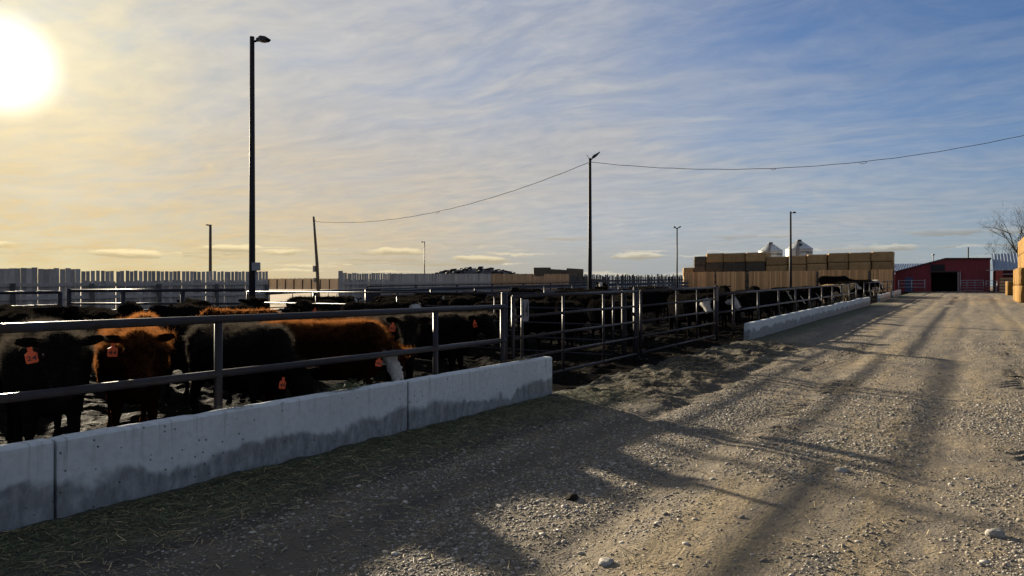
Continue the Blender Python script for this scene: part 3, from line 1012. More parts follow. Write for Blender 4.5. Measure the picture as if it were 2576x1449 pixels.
# number plate on the near gate
plate = MB()
for z0_, z1_, w0_ in ((1.075, 1.095, 0.20), (1.095, 1.40, 0.225), (1.40, 1.42, 0.20)):
    plate.box((-0.036, -w0_ / 2, z0_), (-0.030, w0_ / 2, z1_))
sg = empty('gate_sign', (FENCE_X + 0.034 + 0.036, 9.90, 0.02))
plate.build('plate', M_sign, sg)
for s_, dx_ in (('1', -0.05), ('4', 0.045)):
    ob = inst('numeral', text_mesh(s_, 0.30, 0.0015), sg, (-0.0275, dx_, 1.245), (rad(90), 0, rad(90)), (0.62, 1, 1))
tag(sg, 'weathered grey plate with the black number 14 wired to the gate', 'sign')
# plate at the far end of the second gate, seen nearly edge-on
sg2 = empty('gate_sign', (FENCE_X + 0.075, 20.22, Gf(20.2)))
m = MB(); m.box((-0.036, -0.13, 1.10), (-0.030, 0.13, 1.50)); m.build('plate', M_pipe, sg2)
inst('numeral', text_mesh('0', 0.30, 0.0015, M_sign), sg2, (-0.0275, 0, 1.30), (rad(90), 0, rad(90)), (0.7, 1, 1))
tag(sg2, 'dark number plate seen almost edge-on at the far gate post', 'sign')

# gate posts
def gate_post(x, y, h, r, label, mat=None):
    m = MB()
    m.tube([(0, 0, -.15), (0, 0, h)], r, 12)
    m.tube([(0, 0, h), (0, 0, h + .012)], r * .9, 12)
    ob = m.build('gate_post', mat or M_pipe, None, smooth=True, loc=(x, y, pz(x, y)))
    return tag(ob, label, 'post', 'gate posts')


gate_post(FENCE_X - 0.11, 9.52, 1.54, 0.050, 'thick black post between the near bunks and the gate numbered 14')
gate_post(FENCE_X - 0.16, 14.25, 1.50, 0.056, 'sunlit round post standing in front of the meeting gates', M_pole)
gate_post(FENCE_X - 0.06, 14.65, 1.56, 0.060, 'heavy black post where the two lane gates meet')
gate_post(FENCE_X + 0.0, 20.30, 1.54, 0.050, 'black post at the far end of the second gate')

# cross fence running back from the gate post
g3 = gate((-6.35, 14.02), (-18.5, 14.30), (1.44, 1.12, 0.79, 0.46, 0.16), (0, 0.25, 0.5, 0.75, 1), 'thin five rail cross fence running back into the pens behind the gates', 0.017, 0.024, group='pen cross fences')

# back fences of the pens
pipe_fence([(-21.2, -2.0), (-22.3, 10.8)], (1.52, 1.13, 0.94, 0.77), (0.045, 0.03, 0.024, 0.026),
           [(-21.2 - 1.1 * k / 4, -2.0 + 12.8 * k / 4, 1.50) for k in range(5)], 'four rail pipe fence at the far left, coming in from the frame edge', 'back fences', post_r=0.06)
pipe_fence([(-22.3, 11.05), (-17.0, 13.05)], (1.56, 1.17, 0.97, 0.80), (0.048, 0.032, 0.024, 0.026),
           [(-22.3, 11.05, 1.58), (-20.6, 11.69, 1.5), (-18.8, 12.37, 1.5)], 'four rail pipe fence running right from the corner to the tall lamp pole', 'back fences', post_r=0.065)
pipe_fence([(-16.4, 13.3), (-20.3, 21.3)], (1.44, 0.95, 0.6), (0.032, 0.022, 0.022),
           [(-17.9, 16.4, 1.4), (-20.3, 21.3, 1.4)], 'pipe fence from the tall lamp pole to the solid gate end post', 'back fences', post_r=0.055)
m = MB(); m.box((-0.3, -0.05, -.1), (0.3, 0.05, 1.36)); m.box((-.33, -.06, 1.36), (.33, .06, 1.40))
tag(m.build('panel_post', M_pipe, None, loc=(-20.6, 22.0, Gf(22)), rz=rad(30)), 'wide dark steel panel where the left back fence ends', 'panel')
pipe_fence([(-21.0, 22.6), (-24.0, 30.0), (-24.0, 62.0)], (1.32, 0.85), (0.045, 0.04),
           [(-21.0, 22.6, 1.3)] + [(-24.0, 30.0 + 4 * k, 1.28) for k in range(9)], 'long dark pipe fence across the back of the middle pens', 'back fences', post_r=0.05)


# corrugated guardrail fence behind it
def wbeam(L, mat, parent, x, y, z, sl):
    zz = np.linspace(-.155, .155, 13)
    xx = 0.04 * np.cos(np.linspace(0, 4 * np.pi, 13))
    ring0 = [(a + .004, 0, b) for a, b in zip(xx, zz)] + [(a - .004, 0, b) for a, b in zip(xx[::-1], zz[::-1])]
    r1 = [(a, L, b + sl) for a, _, b in ring0]
    MB().loft([ring0, r1]).build('guardrail_beam', mat, parent, smooth=True, loc=(x, y, z))


t = empty('guardrail_fence', (-28.6, 30.2, Gf(30.2)))
for k in range(13):
    y0, y1 = 4.2 * k, 4.2 * (k + 1) - 0.03
    zb = Gf(30.2 + y0) - Gf(30.2); sl = Gf(30.2 + y1) - Gf(30.2 + y0)
    for h in (1.13, 0.74, 0.36):
        wbeam(y1 - y0, M_guard, t, 0.03 * (k % 2), y0, zb + h, sl)
    m = MB(); m.bar((-.1, y0, zb - .15), (-.1, y0, zb + 1.42), .11, .11); m.build('post', M_woodd, t)
m = MB()
P = [(0, 4.2 * k, Gf(30.2 + 4.2 * k) - Gf(30.2) + 1.40 + (0.05 if k > 5 else 0)) for k in range(14)]
m.tube(P, 0.035, 8); m.build('rail', M_pipe, t, smooth=True)
tag(t, 'long fence of corrugated steel guardrail panels with a pipe on top', 'fence', 'back fences')

# gate in the gap of the board fence
gate((-31.2, 25.5), (-31.1, 30.2), (1.12, 0.62, 0.34, 0.2), (0, .32, .6, .86, 1), 'dark red tube gate closing the gap between the grey board fences', 0.03, 0.03, M_red_pipe)


# ------------------------------------------------------------------ board fences
def board_mesh(w_, h_, th, mat, seed):
    r = np.random.default_rng(seed)
    top = h_ + r.uniform(-.01, .01, 2)
    lean = r.uniform(-.008, .008)
    v = [(-w_ / 2, 0, 0), (w_ / 2, 0, 0), (w_ / 2, th, 0), (-w_ / 2, th, 0),
         (-w_ / 2 + lean, 0, top[0]), (w_ / 2 + lean, 0, top[1]), (w_ / 2 + lean, th, top[1]), (-w_ / 2 + lean, th, top[0])]
    return MB().add(v, [(3, 2, 1, 0), (4, 5, 6, 7), (0, 1, 5, 4), (1, 2, 6, 5), (2, 3, 7, 6), (3, 0, 4, 7)]).mesh('board', mat)


WG = [board_mesh(0.164, 2.28, 0.024, M_woodg, k) for k in range(4)]
WGw = [board_mesh(0.196, 2.33, 0.024, M_woodg, 20 + k) for k in range(3)]
WGs = [board_mesh(0.09, 1.86, 0.022, M_woodg, 30 + k) for k in range(2)]
WT = [board_mesh(0.152, 2.20, 0.024, M_woodt2, 40 + k) for k in range(3)]
WN = [board_mesh(0.138, 2.50, 0.024, M_woodt, 50 + k) for k in range(4)]
WD = [board_mesh(0.16, 2.2, 0.03, M_woodd, 60 + k) for k in range(4)]
WC = [board_mesh(0.165, 2.22, 0.024, M_woodg, 70 + k) for k in range(3)]


def board(root, me, x, y, z, rz, sc=(1, 1, 1), tilt=0.0):
    return inst('board', me, root, (x - root.location.x, y - root.location.y, z - root.location.z), (0, tilt, rz), sc)


# first stretch: tall close boards, then long and short boards in turn
FX = -31.0
t = empty('board_fence', (FX, 4.0, Gf(4)))
y = 4.0
while y < 15.75:
    board(t, random.choice(WGw), FX + random.uniform(-.006, .006), y, Gf(y) - .05, rad(90), (1, 1, 1.0 + random.uniform(-.012, .022) + 0.012 * (y > 12.5)), random.uniform(-.008, .008))
    y += 0.202
k = 0
while y < 25.2:
    board(t, random.choice(WG), FX, y, Gf(y) - .05, rad(90), (random.uniform(.86, 1.08), 1, random.uniform(.992, 1.008)), random.uniform(-.012, .012))
    if y < 25.0:
        board(t, WGs[k % 2], FX - 0.03, y + 0.101, Gf(y) - .05, rad(90), (1, 1, random.uniform(.985, 1.012)))
    y += 0.203 + (0.03 if random.random() < .08 else 0)
    k += 1
for h in (1.62, 1.10, 0.42):
    MB().bar((0.045, 0, h), (0.045, 21.2, h + Gf(25.2) - Gf(4)), 0.05, 0.14).build('crosspiece', M_woodg, t)
for k in range(8):
    yy = 0.4 + 2.95 * k
    m = MB(); m.tube([(.16, yy, -.3), (.16, yy, 1.78)], .09, 10); m.build('post', M_woodd, t, smooth=True)
tag(t, 'grey weathered windbreak board fence on the left with slotted comb-like top', 'fence', 'board windbreak fences')

# second stretch, beyond the gap
t = empty('board_fence', (FX, 30.4, Gf(30.4)))
y = 30.42
k = 0
m = MB(); m.bar((0, 0, -.2), (0, 0, 2.30), .2, .16); m.build('post', M_woodg, t)
while y < 45.8:
    if y < 34.4:
        board(t, random.choice(WG), FX, y + .2, Gf(y) - .05, rad(90), (random.uniform(.9, 1.05), 1, random.uniform(.96, .99)), random.uniform(-.01, .01))
        board(t, WGs[k % 2], FX - 0.03, y + 0.30, Gf(y) - .05, rad(90), (1, 1, random.uniform(.98, 1.01)))
        y += 0.203
    else:
        board(t, random.choice(WC), FX, y + .2, Gf(y) - .05, rad(90), (1, 1, random.uniform(.985, 1.005)))
        y += 0.176
    k += 1
for h in (1.55, 0.6):
    MB().bar((0.045, 0, h), (0.045, 15.5, h + Gf(45.8) - Gf(30.4)), 0.05, 0.14).build('crosspiece', M_woodg, t)
tag(t, 'grey board fence right of the gap, slotted at its left end', 'fence', 'board windbreak fences')

t = empty('board_fence', (FX, 46.0, Gf(46)))
y = 46.1
while y < 58.7:
    low = 52.3 < y < 54.3
    board(t, random.choice(WT), FX + random.uniform(-.01, .01), y, Gf(y) - .05, rad(90), (1, 1, (0.92 if low else 1.0) + random.uniform(-.012, .012)))
    y += 0.168
for h in (1.55, 0.6):
    MB().bar((0.045, 0, h), (0.045, 12.6, h + Gf(58.7) - Gf(46)), 0.05, 0.14).build('crosspiece', M_woodt2, t)
tag(t, 'tan board fence in the middle distance left of the second lamp pole', 'fence', 'board windbreak fences')

t = empty('slab_fence', (FX, 58.9, Gf(58.9)))
y = 59.0
while y < 89.6:
    board(t, random.choice(WD), FX + random.uniform(-.03, .03), y, Gf(y) - .05, rad(90), (random.uniform(.5, 1.25), 1, random.uniform(.86, 1.03)), random.uniform(-.03, .03))
    y += random.uniform(0.14, 0.24)
for h in (1.5, 0.6):
    MB().bar((0.07, 0, h), (0.07, 30.6, h + Gf(89.6) - Gf(58.9)), 0.05, 0.14).build('crosspiece', M_woodd, t)
tag(t, 'dark ragged fence of rough slab boards with daylight between them', 'fence', 'board windbreak fences')

# new boards in front of the hay
FY = 90.0
t = empty('board_fence', (-30.9, FY, Gf(FY)))
breaks = (-27.0, -23.1, -15.1, -9.7)
x = -30.85
while x < -7.35:
    if not any(abs(x - b) < .16 for b in breaks):
        board(t, random.choice(WN), x, FY + random.uniform(-.012, .012), Gf(FY) - .05, 0, (1, 1, random.uniform(.992, 1.008) + (0.02 if x > -15 else 0)))
    x += 0.152
for b in (-30.9, -27.0, -23.1, -19.0, -15.1, -9.7, -7.3):
    m = MB(); m.bar((b + 30.9, .12, -.2), (b + 30.9, .12, 2.3), .16, .16); m.build('post', M_woodd, t)
for h in (1.9, 1.2, .5):
    MB().bar((0, .06, h), (23.6, .06, h), 0.05, 0.14).build('crosspiece', M_woodd, t)
tag(t, 'fence of new orange-tan upright boards below the stacked hay', 'fence', 'board windbreak fences')

# low fence far across the field, seen through the gap
t = empty('far_fence', (-150, 120, Gf(120)))
m = MB(); m2 = MB()
for k in range(120):
    f = k / 120
    x, y = f * 28.0, f * 2.0
    h = (2.55 if f < .62 else 2.45) + random.uniform(-.06, .06)
    m.box((x, y, -.3), (x + .19, y + .03, h))
    if k % 12 == 0: m2.box((x, y - .2, -.3), (x + .2, y - .02, 2.3))
o_ = m.build('boards', M_woodt2, t); o_['kind'] = 'stuff'
for k in range(10): MB().box((k * 2.8, k * .2 - .25, -.3), (k * 2.8 + .2, k * .2 - .05, 2.3)).build('post', M_woodd, t)
tag(t, 'low brown board fence far off, seen through the gap between the grey fences', 'fence')

# ------------------------------------------------------------------ poles, lamps, cables
def lamp_head(parent, x, y, z, az_, tilt, L=0.75):
    """flat area-light head on a short arm; az_ direction of the head in degrees"""
    m = MB()
    m.tube([(0, 0, -.05), (.14, 0, -.04), (.24, 0, .0)], .045, 8)
    m.box((.20, -.06, -.05), (.34, .06, .07))
    head = [(.30, .10, -.06, .10), (.42, .15, -.08, .12), (.62, .15, -.07, .08), (L + .22, .12, -.015, .02)]
    rings = [[(a, -w_, lo), (a, w_, lo), (a, w_ * .85, hi), (a, -w_ * .85, hi)] for a, w_, lo, hi in head]
    m.loft(rings)
    ob = m.build('lamp_head', M_lamp, parent)
    ob.location = (x, y, z)
    ob.rotation_euler = (0, -rad(tilt), rad(az_))
    ob.scale = (.72, .72, .72)
    return ob


def lamp_pole(x, y, top, r0, r1, label, heads, mat=None, box=None, name='lamp_pole'):
    b = pz(x, y)
    t = empty(name, (x, y, b))
    h = top - b
    MB().tube([(0, 0, -.3), (0, 0, h * .35), (0, 0, h)], [r0, r0 * .9 + r1 * .1, r1], 12).build('pole', mat or M_pole, t, smooth=True)
    for az_, tilt, L in heads:
        lamp_head(t, 0, 0, h - .1, az_, tilt, L)
    if box:
        m = MB(); m.box((r0 * .7, -.08, box), (r0 * .7 + .16, .08, box + .22)); m.tube([(r0 + .05, 0, box - .5), (r0 + .05, 0, box)], .022, 8)
        m.build('junction_box', M_box, t, rz=rad(10))
    return tag(t, label, 'lamp pole', 'yard lamp poles')


lamp_pole(-16.73, 13.09, 8.52, 0.085, 0.062, 'tall dark lamp pole left of centre with a flat lamp head pointing right', [(20, 0, .5)], box=2.05)
p2 = lamp_pole(-17.75, 36.1, 8.72, 0.115, 0.075, 'dark lamp pole right of centre with its lamp head tilted up, cables tied on', [(25, 38, .75)])
m = MB(); m.tube([(0, 0, 8.2), (-.12, -.05, 8.5)], .015, 5); m.tube([(-.12, -.05, 8.5), (-.2, -.05, 8.56)], .012, 5); m.build('bracket', M_pole, p2)
lamp_pole(-66.4, 46.8, 8.07, 0.16, 0.13, 'pale lamp pole behind the grey fence, lamp head pointing left', [(200, 10, .45)], M_woodp)
lamp_pole(-63.6, 78.1, 7.92, 0.075, 0.06, 'thin distant reddish lamp pole above the middle board fence', [(190, 0, .3)], M_red_pipe)
lamp_pole(-25.7, 72.5, 7.75, 0.085, 0.065, 'thin lamp pole with two lamp heads left of the hay stack', [(35, 30, .4), (215, 30, .4)])
lamp_pole(-13.7, 68.3, 8.39, 0.12, 0.075, 'slim dark lamp pole standing in front of the hay stack and silos', [(30, 0, .15)])

# leaning wooden utility pole
t = empty('utility_pole', (-45.4, 41.9, Gf(41.9)))
MB().tube([(0.2, 0, -.4), (0, 0, 3), (-.42, 0, 7.0)], [.15, .13, .085], 12).build('pole', M_woodp, t, smooth=True)
m = MB(); m.box((-.30, -.2, 2.45), (-.1, .02, 2.95)); m.box((-.26, -.18, 1.6), (-.12, 0, 1.95)); m.build('meter_box', M_box, t)
m = MB(); m.tube([(-.5, 0, 6.7), (-.2, 0, 6.7)], .03, 6); m.build('insulator', M_lamp, t)
tag(t, 'leaning wooden utility pole with a meter box in the gap between fences', 'utility pole')


def cable(pts, label, loops=(), r=0.02):
    t = MB()
    t.tube(pts, r, 6)
    for (i, s) in loops:
        c = np.array(pts[i])
        t.tube([c + np.array((math.cos(a) * s * 1.3, math.sin(a) * s * .6, math.sin(a) * s * .5 - s * .3)) for a in np.linspace(0, 2 * math.pi, 12)], r * .7, 5)
    return tag(t.build('overhead_cable', M_wire, None, smooth=True), label, 'cable', 'overhead cables')


def sag(a, b, s, n=40):
    a, b = np.array(a, float), np.array(b, float)
    return [tuple(a + (b - a) * k / n - np.array((0, 0, s)) * 4 * (k / n) * (1 - k / n) + np.array((0, 0, .012 * math.sin(k * 2.3)))) for k in range(n + 1)]


cable(sag((-45.85, 41.9, 7.05), (-17.8, 36.1, 8.5), 1.15), 'cable sagging from the leaning utility pole up to the middle lamp pole', [(22, .13)], 0.016)
cable(sag((-17.7, 36.1, 8.5), (9.6, 47.0, 11.3), 1.75), 'cable running from the middle lamp pole out of the right edge', [(13, .10), (19, .13)], 0.015)
t = empty('utility_pole', (9.6, 47.0, Gf(47)))
MB().tube([(0, 0, -.4), (0, 0, 11.3)], [.18, .12], 12).build('pole', M_woodp, t, smooth=True)
tag(t, 'wooden utility pole that carries the right hand cable beyond the frame', 'utility pole')

# ------------------------------------------------------------------ hay stacks
def bale_mesh(w_, d_, h_, mats, seed, lip=True):
    """big square bale with rounded, sagging edges and string grooves; origin at the base centre"""
    import bmesh
    bm = bmesh.new()
    bmesh.ops.create_cube(bm, size=1)
    bmesh.ops.subdivide_edges(bm, edges=bm.edges[:], cuts=7, use_grid_fill=True)
    for v in bm.verts:
        c = v.co
        x, y, z = c.x * 2, c.y * 2, c.z * 2
        q = 40.0
        nrm = (abs(x) ** q + abs(y) ** q + abs(z) ** q) ** (1 / q)
        k = max(abs(x), abs(y), abs(z)) / nrm
        nz_ = float(fbm(np.array(x * 2.1 + seed), np.array(y * 2.1 + z * 1.7), 3, seed)) - .5
        k *= 1 + .045 * nz_
        groove = 0.012 if abs(((x * .5 + .5) * 6) % 1 - .5) < .1 and max(abs(y), abs(z)) > .95 else 0
        v.co = Vector((x * w_ / 2 * k, y * d_ / 2 * (k - groove), h_ / 2 + z * h_ / 2 * (k - groove)))
    me = bpy.data.meshes.new('hay_bale')
    bm.to_mesh(me); bm.free()
    for mt in mats: me.materials.append(mt)
    me.polygons.foreach_set('use_smooth', np.ones(len(me.polygons), bool))
    if len(mats) > 1:
        for p in me.polygons:
            if p.normal.z > .6: p.material_index = 1
    return me


_bales = {}


def bale(x0, x1, y0, y1, z, h, mat, seed, label, group, jit=.03):
    key = (mat.name, seed % 3)
    if key not in _bales:
        _bales[key] = bale_mesh(2.4, 1.2, 1.15, [mat, M_haytop], seed % 3 + 1)
    ob = inst('hay_bale', _bales[key], None, ((x0 + x1) / 2, (y0 + y1) / 2 + random.uniform(-jit, jit), z), (0, 0, random.uniform(-.012, .012)),
              ((x1 - x0) / 2.4 * .995, (y1 - y0) / 1.2, h / 1.15))
    return tag(ob, label, 'hay bale', group)


cols = [(-31.7, -30.3, 3, 1.02, M_hayb), (-30.3, -28.7, 4, 1.12, M_hayd), (-28.65, -26.45, 4, 1.21, M_hayb), (-26.42, -23.72, 4, 1.20, M_hayb), (-23.68, -21.3, 4, 1.205, M_hayb),
        (-21.25, -18.8, 4, 1.06, M_hayb), (-18.75, -16.62, 4, 1.075, M_hayb), (-16.55, -14.35, 4, 1.10, M_hayb), (-14.25, -12.05, 4, 1.13, M_hayb),
        (-12.0, -9.7, 4, 1.13, M_hayb), (-9.65, -7.5, 4, 1.14, M_hayb)]
cn = ['first', 'second', 'third', 'fourth', 'fifth', 'sixth', 'seventh', 'eighth', 'ninth', 'tenth', 'last']
for ci, (x0, x1, n, h, mt) in enumerate(cols):
    for r_ in range(n):
        mm = mt
        if ci in (2, 3, 4) and r_ == n - 2: mm = M_hayd
        crs = ('bottom', 'second', 'third', 'top')[r_] if n == 4 else ('bottom', 'middle', 'top')[r_]
        bale(x0 + random.uniform(-.03, .03), x1 + random.uniform(-.03, .03), 91.6, 94.0, Gf(92) - .03 + r_ * h, h, mm, ci * 5 + r_,
             'hay bale, %s course of the %s column from the left, behind tan boards' % (crs, cn[ci]), 'stacked hay behind the board fence')

# sunlit straw at the right edge
HX = 2.5
rows = [('front', 56.4, 58.8), ('second', 58.85, 61.2), ('third', 61.25, 63.6)]
for nm, ya, yb in rows:
    for r_, cr in enumerate(('lower', 'upper')):
        bale(HX, HX + 2.5, ya, yb, Gf(57) - .03 + r_ * 1.14, 1.14, M_hay, r_ + int(ya), 'golden straw bale, low part at right edge, %s course, %s row' % (cr, nm), 'golden straw stack at the right edge', .01)
for nm, ya, yb in (('first', 57.6, 60.0), ('second', 60.05, 62.5), ('third', 62.55, 65.0), ('fourth', 65.05, 67.5), ('fifth', 67.55, 70.0)):
    for r_ in range(4):
        if ya < 63.6 and r_ < 2: continue
        cr = ('bottom', 'second', 'third', 'top')[r_]
        bale(HX + .55, HX + 3.0, ya, yb, Gf(57) - .03 + r_ * 1.14, 1.14, M_hay, r_ + int(ya) + 1,
             'golden straw bale, tall part at right edge, %s course, %s row' % (cr, nm), 'golden straw stack at the right edge', .01)
bale(HX + .05, HX + 1.2, 77.0, 79.2, Gf(78) - .03, 1.25, M_hay, 2, 'single low golden bale behind the straw stack at the right edge', None, 0)

# dark wrapped bales and the tyre-covered silage heap beyond the fence
db = [(-53.4, 90.4, 0, 1.5), (-51.5, 91.6, 0, 1.5), (-49.6, 92.8, 0, 1.5), (-47.7, 94.0, 0, 1.5), (-45.6, 95.3, 0, 1.15), (-52.4, 91.0, 1.45, 1.35), (-50.4, 92.3, 1.45, 1.1), (-48.5, 93.5, 1.45, 1.2)]
for i, (x, y, z, h) in enumerate(db):
    me = _bales.get(('dk', i % 2))
    if me is None:
        me = _bales[('dk', i % 2)] = bale_mesh(2.2, 1.6, 1.3, [M_hayd], 11 + i)
    nm = ('first', 'second', 'third', 'fourth', 'outermost right')[i] + ' from the left in the lower course' if i < 5 else ('left', 'middle', 'right')[i - 5] + ' one of the upper course'
    ob = inst('dark_bale', me, None, (x, y, Gf(92) - .1 + z + (.6 if z == 0 else .6)), (random.uniform(-.05, .05), random.uniform(-.08, .08), rad(32)), (1.06 if z == 0 else 1.12, 1, h / 1.3))
    tag(ob, 'old blackened bale beyond the slab fence, ' + nm, 'hay bale', 'old dark bales beyond the fence')
m = MB(); m.box((-5.6, -1.6, -.6), (5.6, 1.6, .62)); tag(m.build('earth_bank', M_mud, None, loc=(-49.5, 93.0, Gf(92) - .1), rz=rad(32)), 'dark earth bank carrying the old blackened bales', 'earth bank')

t = empty('silage_heap', (-63.5, 90, Gf(90)), rad(32))
rings = []
for i in range(25):
    u_ = -1 + 2 * i / 24
    hh = 3.25 * max(0, 1 - abs(u_) ** 1.7) + .2
    rings.append([(u_ * 12.0, 4.0 * math.cos(a), max(-.3, hh * math.sin(a) if a < math.pi else -.3)) for a in np.linspace(0, math.pi, 11)] + [(u_ * 12.0, -4.0, -.5), (u_ * 12.0, 4.0, -.5)])
MB().loft(rings).build('plastic_cover', M_plastic, t, smooth=True)


def tyre_mesh():
    m = MB()
    n, k = 14, 6
    rr = []
    for i in range(n):
        a = 2 * math.pi * i / n
        rr.append([((.33 + .12 * math.cos(b)) * math.cos(a), (.33 + .12 * math.cos(b)) * math.sin(a), .11 + .11 * math.sin(b)) for b in (2 * math.pi * j / k for j in range(k))])
    vs_ = [v for r in rr for v in r]
    fs_ = [(i * k + j, ((i + 1) % n) * k + j, ((i + 1) % n) * k + (j + 1) % k, i * k + (j + 1) % k) for i in range(n) for j in range(k)]
    return m.add(vs_, fs_).mesh('tyre', M_tire, True)


TY = tyre_mesh()
for i in range(150):
    u_ = random.uniform(-.93, .93)
    a = random.uniform(.9, 2.6)
    hh = 3.25 * max(0, 1 - abs(u_) ** 1.7) + .2
    inst('tyre', TY, t, (u_ * 12.0, -4.0 * math.cos(a), hh * math.sin(a)), (random.uniform(-.3, .3) + (math.pi / 2 - a) * -.6, random.uniform(-.2, .2), random.uniform(0, 3)))
tag(t, 'low black silage heap weighted with old tyres beyond the grey board fence', 'silage heap')
m = MB(); m.box((-9, -.2, -.5), (-4.5, .2, 2.55)); m.box((4, -.25, -.5), (9.5, .2, 2.5))
tag(m.build('bunker_wall', M_conc2, None, loc=(-61.0, 86.2, Gf(86)), rz=rad(32)), 'low grey silage bunker walls just in front of the tyre heap', 'wall')

# ------------------------------------------------------------------ silos
def silo(x, y, R, eave, apex, label, hatch=False):
    b = Gf(y)
    t = empty('grain_silo', (x, y, b))
    face = math.atan2(-y, -x)                    # towards the lane
    t.rotation_euler = (0, 0, face)
    n = 48
    ring = lambda r, z: [(r * math.cos(2 * math.pi * k / n), r * math.sin(2 * math.pi * k / n), z) for k in range(n)]
    m = MB()
    zs = [0]
    for k in range(1, int(eave / .2)): zs.append(k * .2)
    zs.append(eave)
    m.loft([ring(R + (.012 if i % 2 else 0), z) for i, z in enumerate(zs)])
    m.build('wall', M_silo, t, smooth=True)
    m = MB(); m.loft([ring(R + .06, eave - .04), ring(R + .06, eave), ring(.32, apex - .1), ring(.30, apex - .02)]); rf = m.build('roof', M_silo, t)
    for k in range(16):
        a = 2 * math.pi * k / 16
        MB().bar(((R + .05) * math.cos(a), (R + .05) * math.sin(a), eave + .02), (.33 * math.cos(a), .33 * math.sin(a), apex - .08), .03, .03).build('rib', M_silo, rf)
    m = MB(); m.tube([(0, 0, apex - .03), (0, 0, apex + .12)], .42, 16); m.build('vent_cap', M_lamp, t)
    a = rad(-6)
    rungs = MB()
    for s_ in (-.2, .2):
        rungs.tube([((R + .09) * math.cos(a) - s_ * math.sin(a), (R + .09) * math.sin(a) + s_ * math.cos(a), .3),
                    ((R + .12) * math.cos(a) - s_ * math.sin(a), (R + .12) * math.sin(a) + s_ * math.cos(a), eave),
                    (.36 * math.cos(a) - s_ * math.sin(a), .36 * math.sin(a) + s_ * math.cos(a), apex + .06)], .035, 6)
    for k in range(int(eave / .3)):
        z = .4 + k * .3
        rungs.tube([((R + .11) * math.cos(a) + .2 * math.sin(a), (R + .11) * math.sin(a) - .2 * math.cos(a), z), ((R + .11) * math.cos(a) - .2 * math.sin(a), (R + .11) * math.sin(a) + .2 * math.cos(a), z)], .025, 5)
    for k in range(9):
        f = (k + .5) / 9
        r_, z = (R + .12) * (1 - f) + .36 * f, eave * (1 - f) + (apex + .06) * f
        rungs.tube([(r_ * math.cos(a) + .22 * math.sin(a), r_ * math.sin(a) - .22 * math.cos(a), z + .03), (r_ * math.cos(a) - .22 * math.sin(a), r_ * math.sin(a) + .22 * math.cos(a), z + .03)], .03, 5)
    rungs.build('ladder', M_lamp, t)
    # painted name wrapped round the wall
    me = text_mesh('OPTIMUM', .52, .004, M_ink, .2, 1.0)
    for v in me.vertices:
        aa = rad(32) + v.co.x / R
        z, d = v.co.y, v.co.z
        v.co = Vector(((R + .02 + d) * math.cos(aa), (R + .02 + d) * math.sin(aa), eave - .66 + z))
    me.update()
    inst('lettering', me, t)
    pts = [(-.9, 0), (-.75, .16), (-.6, .05), (-.38, .22), (-.15, .04), (.1, .14), (.3, .08), (.8, .05)]
    m = MB()
    m.tube([((R + .03) * math.cos(rad(32) + px_ / R), (R + .03) * math.sin(rad(32) + px_ / R), eave - .34 + pz_) for px_, pz_ in pts], .018, 5)
    m.build('mountain_emblem', M_ink, t)
    if hatch:
        m = MB()
        f = .42; r_ = (R + .06) * (1 - f) + .32 * f; z = eave * (1 - f) + apex * f; a2 = rad(8)
        c = np.array((r_ * math.cos(a2), r_ * math.sin(a2), z + .03))
        nrm = np.array((math.cos(a2) * .55, math.sin(a2) * .55, .83))
        m.tube([c, c + nrm * .09], .3, 14); m.build('hatch', M_lamp, t)
    return tag(t, label, 'silo', 'grain silos behind the hay')


silo(-30.3, 134.0, 2.05, 6.90, 8.30, 'left one of two white grain silos lettered OPTIMUM behind the hay')
silo(-24.7, 130.0, 2.15, 6.90, 8.35, 'right one of two white grain silos lettered OPTIMUM, dark roof hatch', True)

# ------------------------------------------------------------------ barns
def ribbed(parent, name, mat, o_, ux, uy, W, H, pitch=.3, rib=.035, pw=.9, skew=0.0, clip=None):
    """corrugated sheet panels: o_ origin, ux along the width, uy along the height; every sheet a part"""
    o_, ux, uy = (np.array(q, float) for q in (o_, ux, uy))
    nrm = np.cross(ux, uy); nrm /= np.linalg.norm(nrm)
    n = max(1, round(W / pw))
    for k in range(n):
        a0, a1 = W * k / n, W * (k + 1) / n
        m = MB()
        s = a0
        prof = []
        c = max(2, round((a1 - a0) / pitch))
        for j in range(c):
            p0 = a0 + (a1 - a0) * j / c; st = (a1 - a0) / c
            prof += [(p0, 0), (p0 + st * .55, 0), (p0 + st * .68, rib), (p0 + st * .87, rib)]
        prof.append((a1, 0))
        vs_, fs_ = [], []
        for (a, d) in prof:
            ht = clip(a) if clip else H
            vs_.append(o_ + ux * a + nrm * d); vs_.append(o_ + ux * a + uy * ht + nrm * d)
        for j in range(len(prof) - 1):
            fs_.append((2 * j, 2 * j + 2, 2 * j + 3, 2 * j + 1))
        m.add(vs_, fs_)
        m.build(name, mat, parent)


B0 = Gf(94)
t = empty('red_barn', (-2.9, 94, B0))
ht = lambda a: 2.2 + (a / 4.97) * 1.43 if a < 4.97 else 3.63 - (a - 4.97) * .02
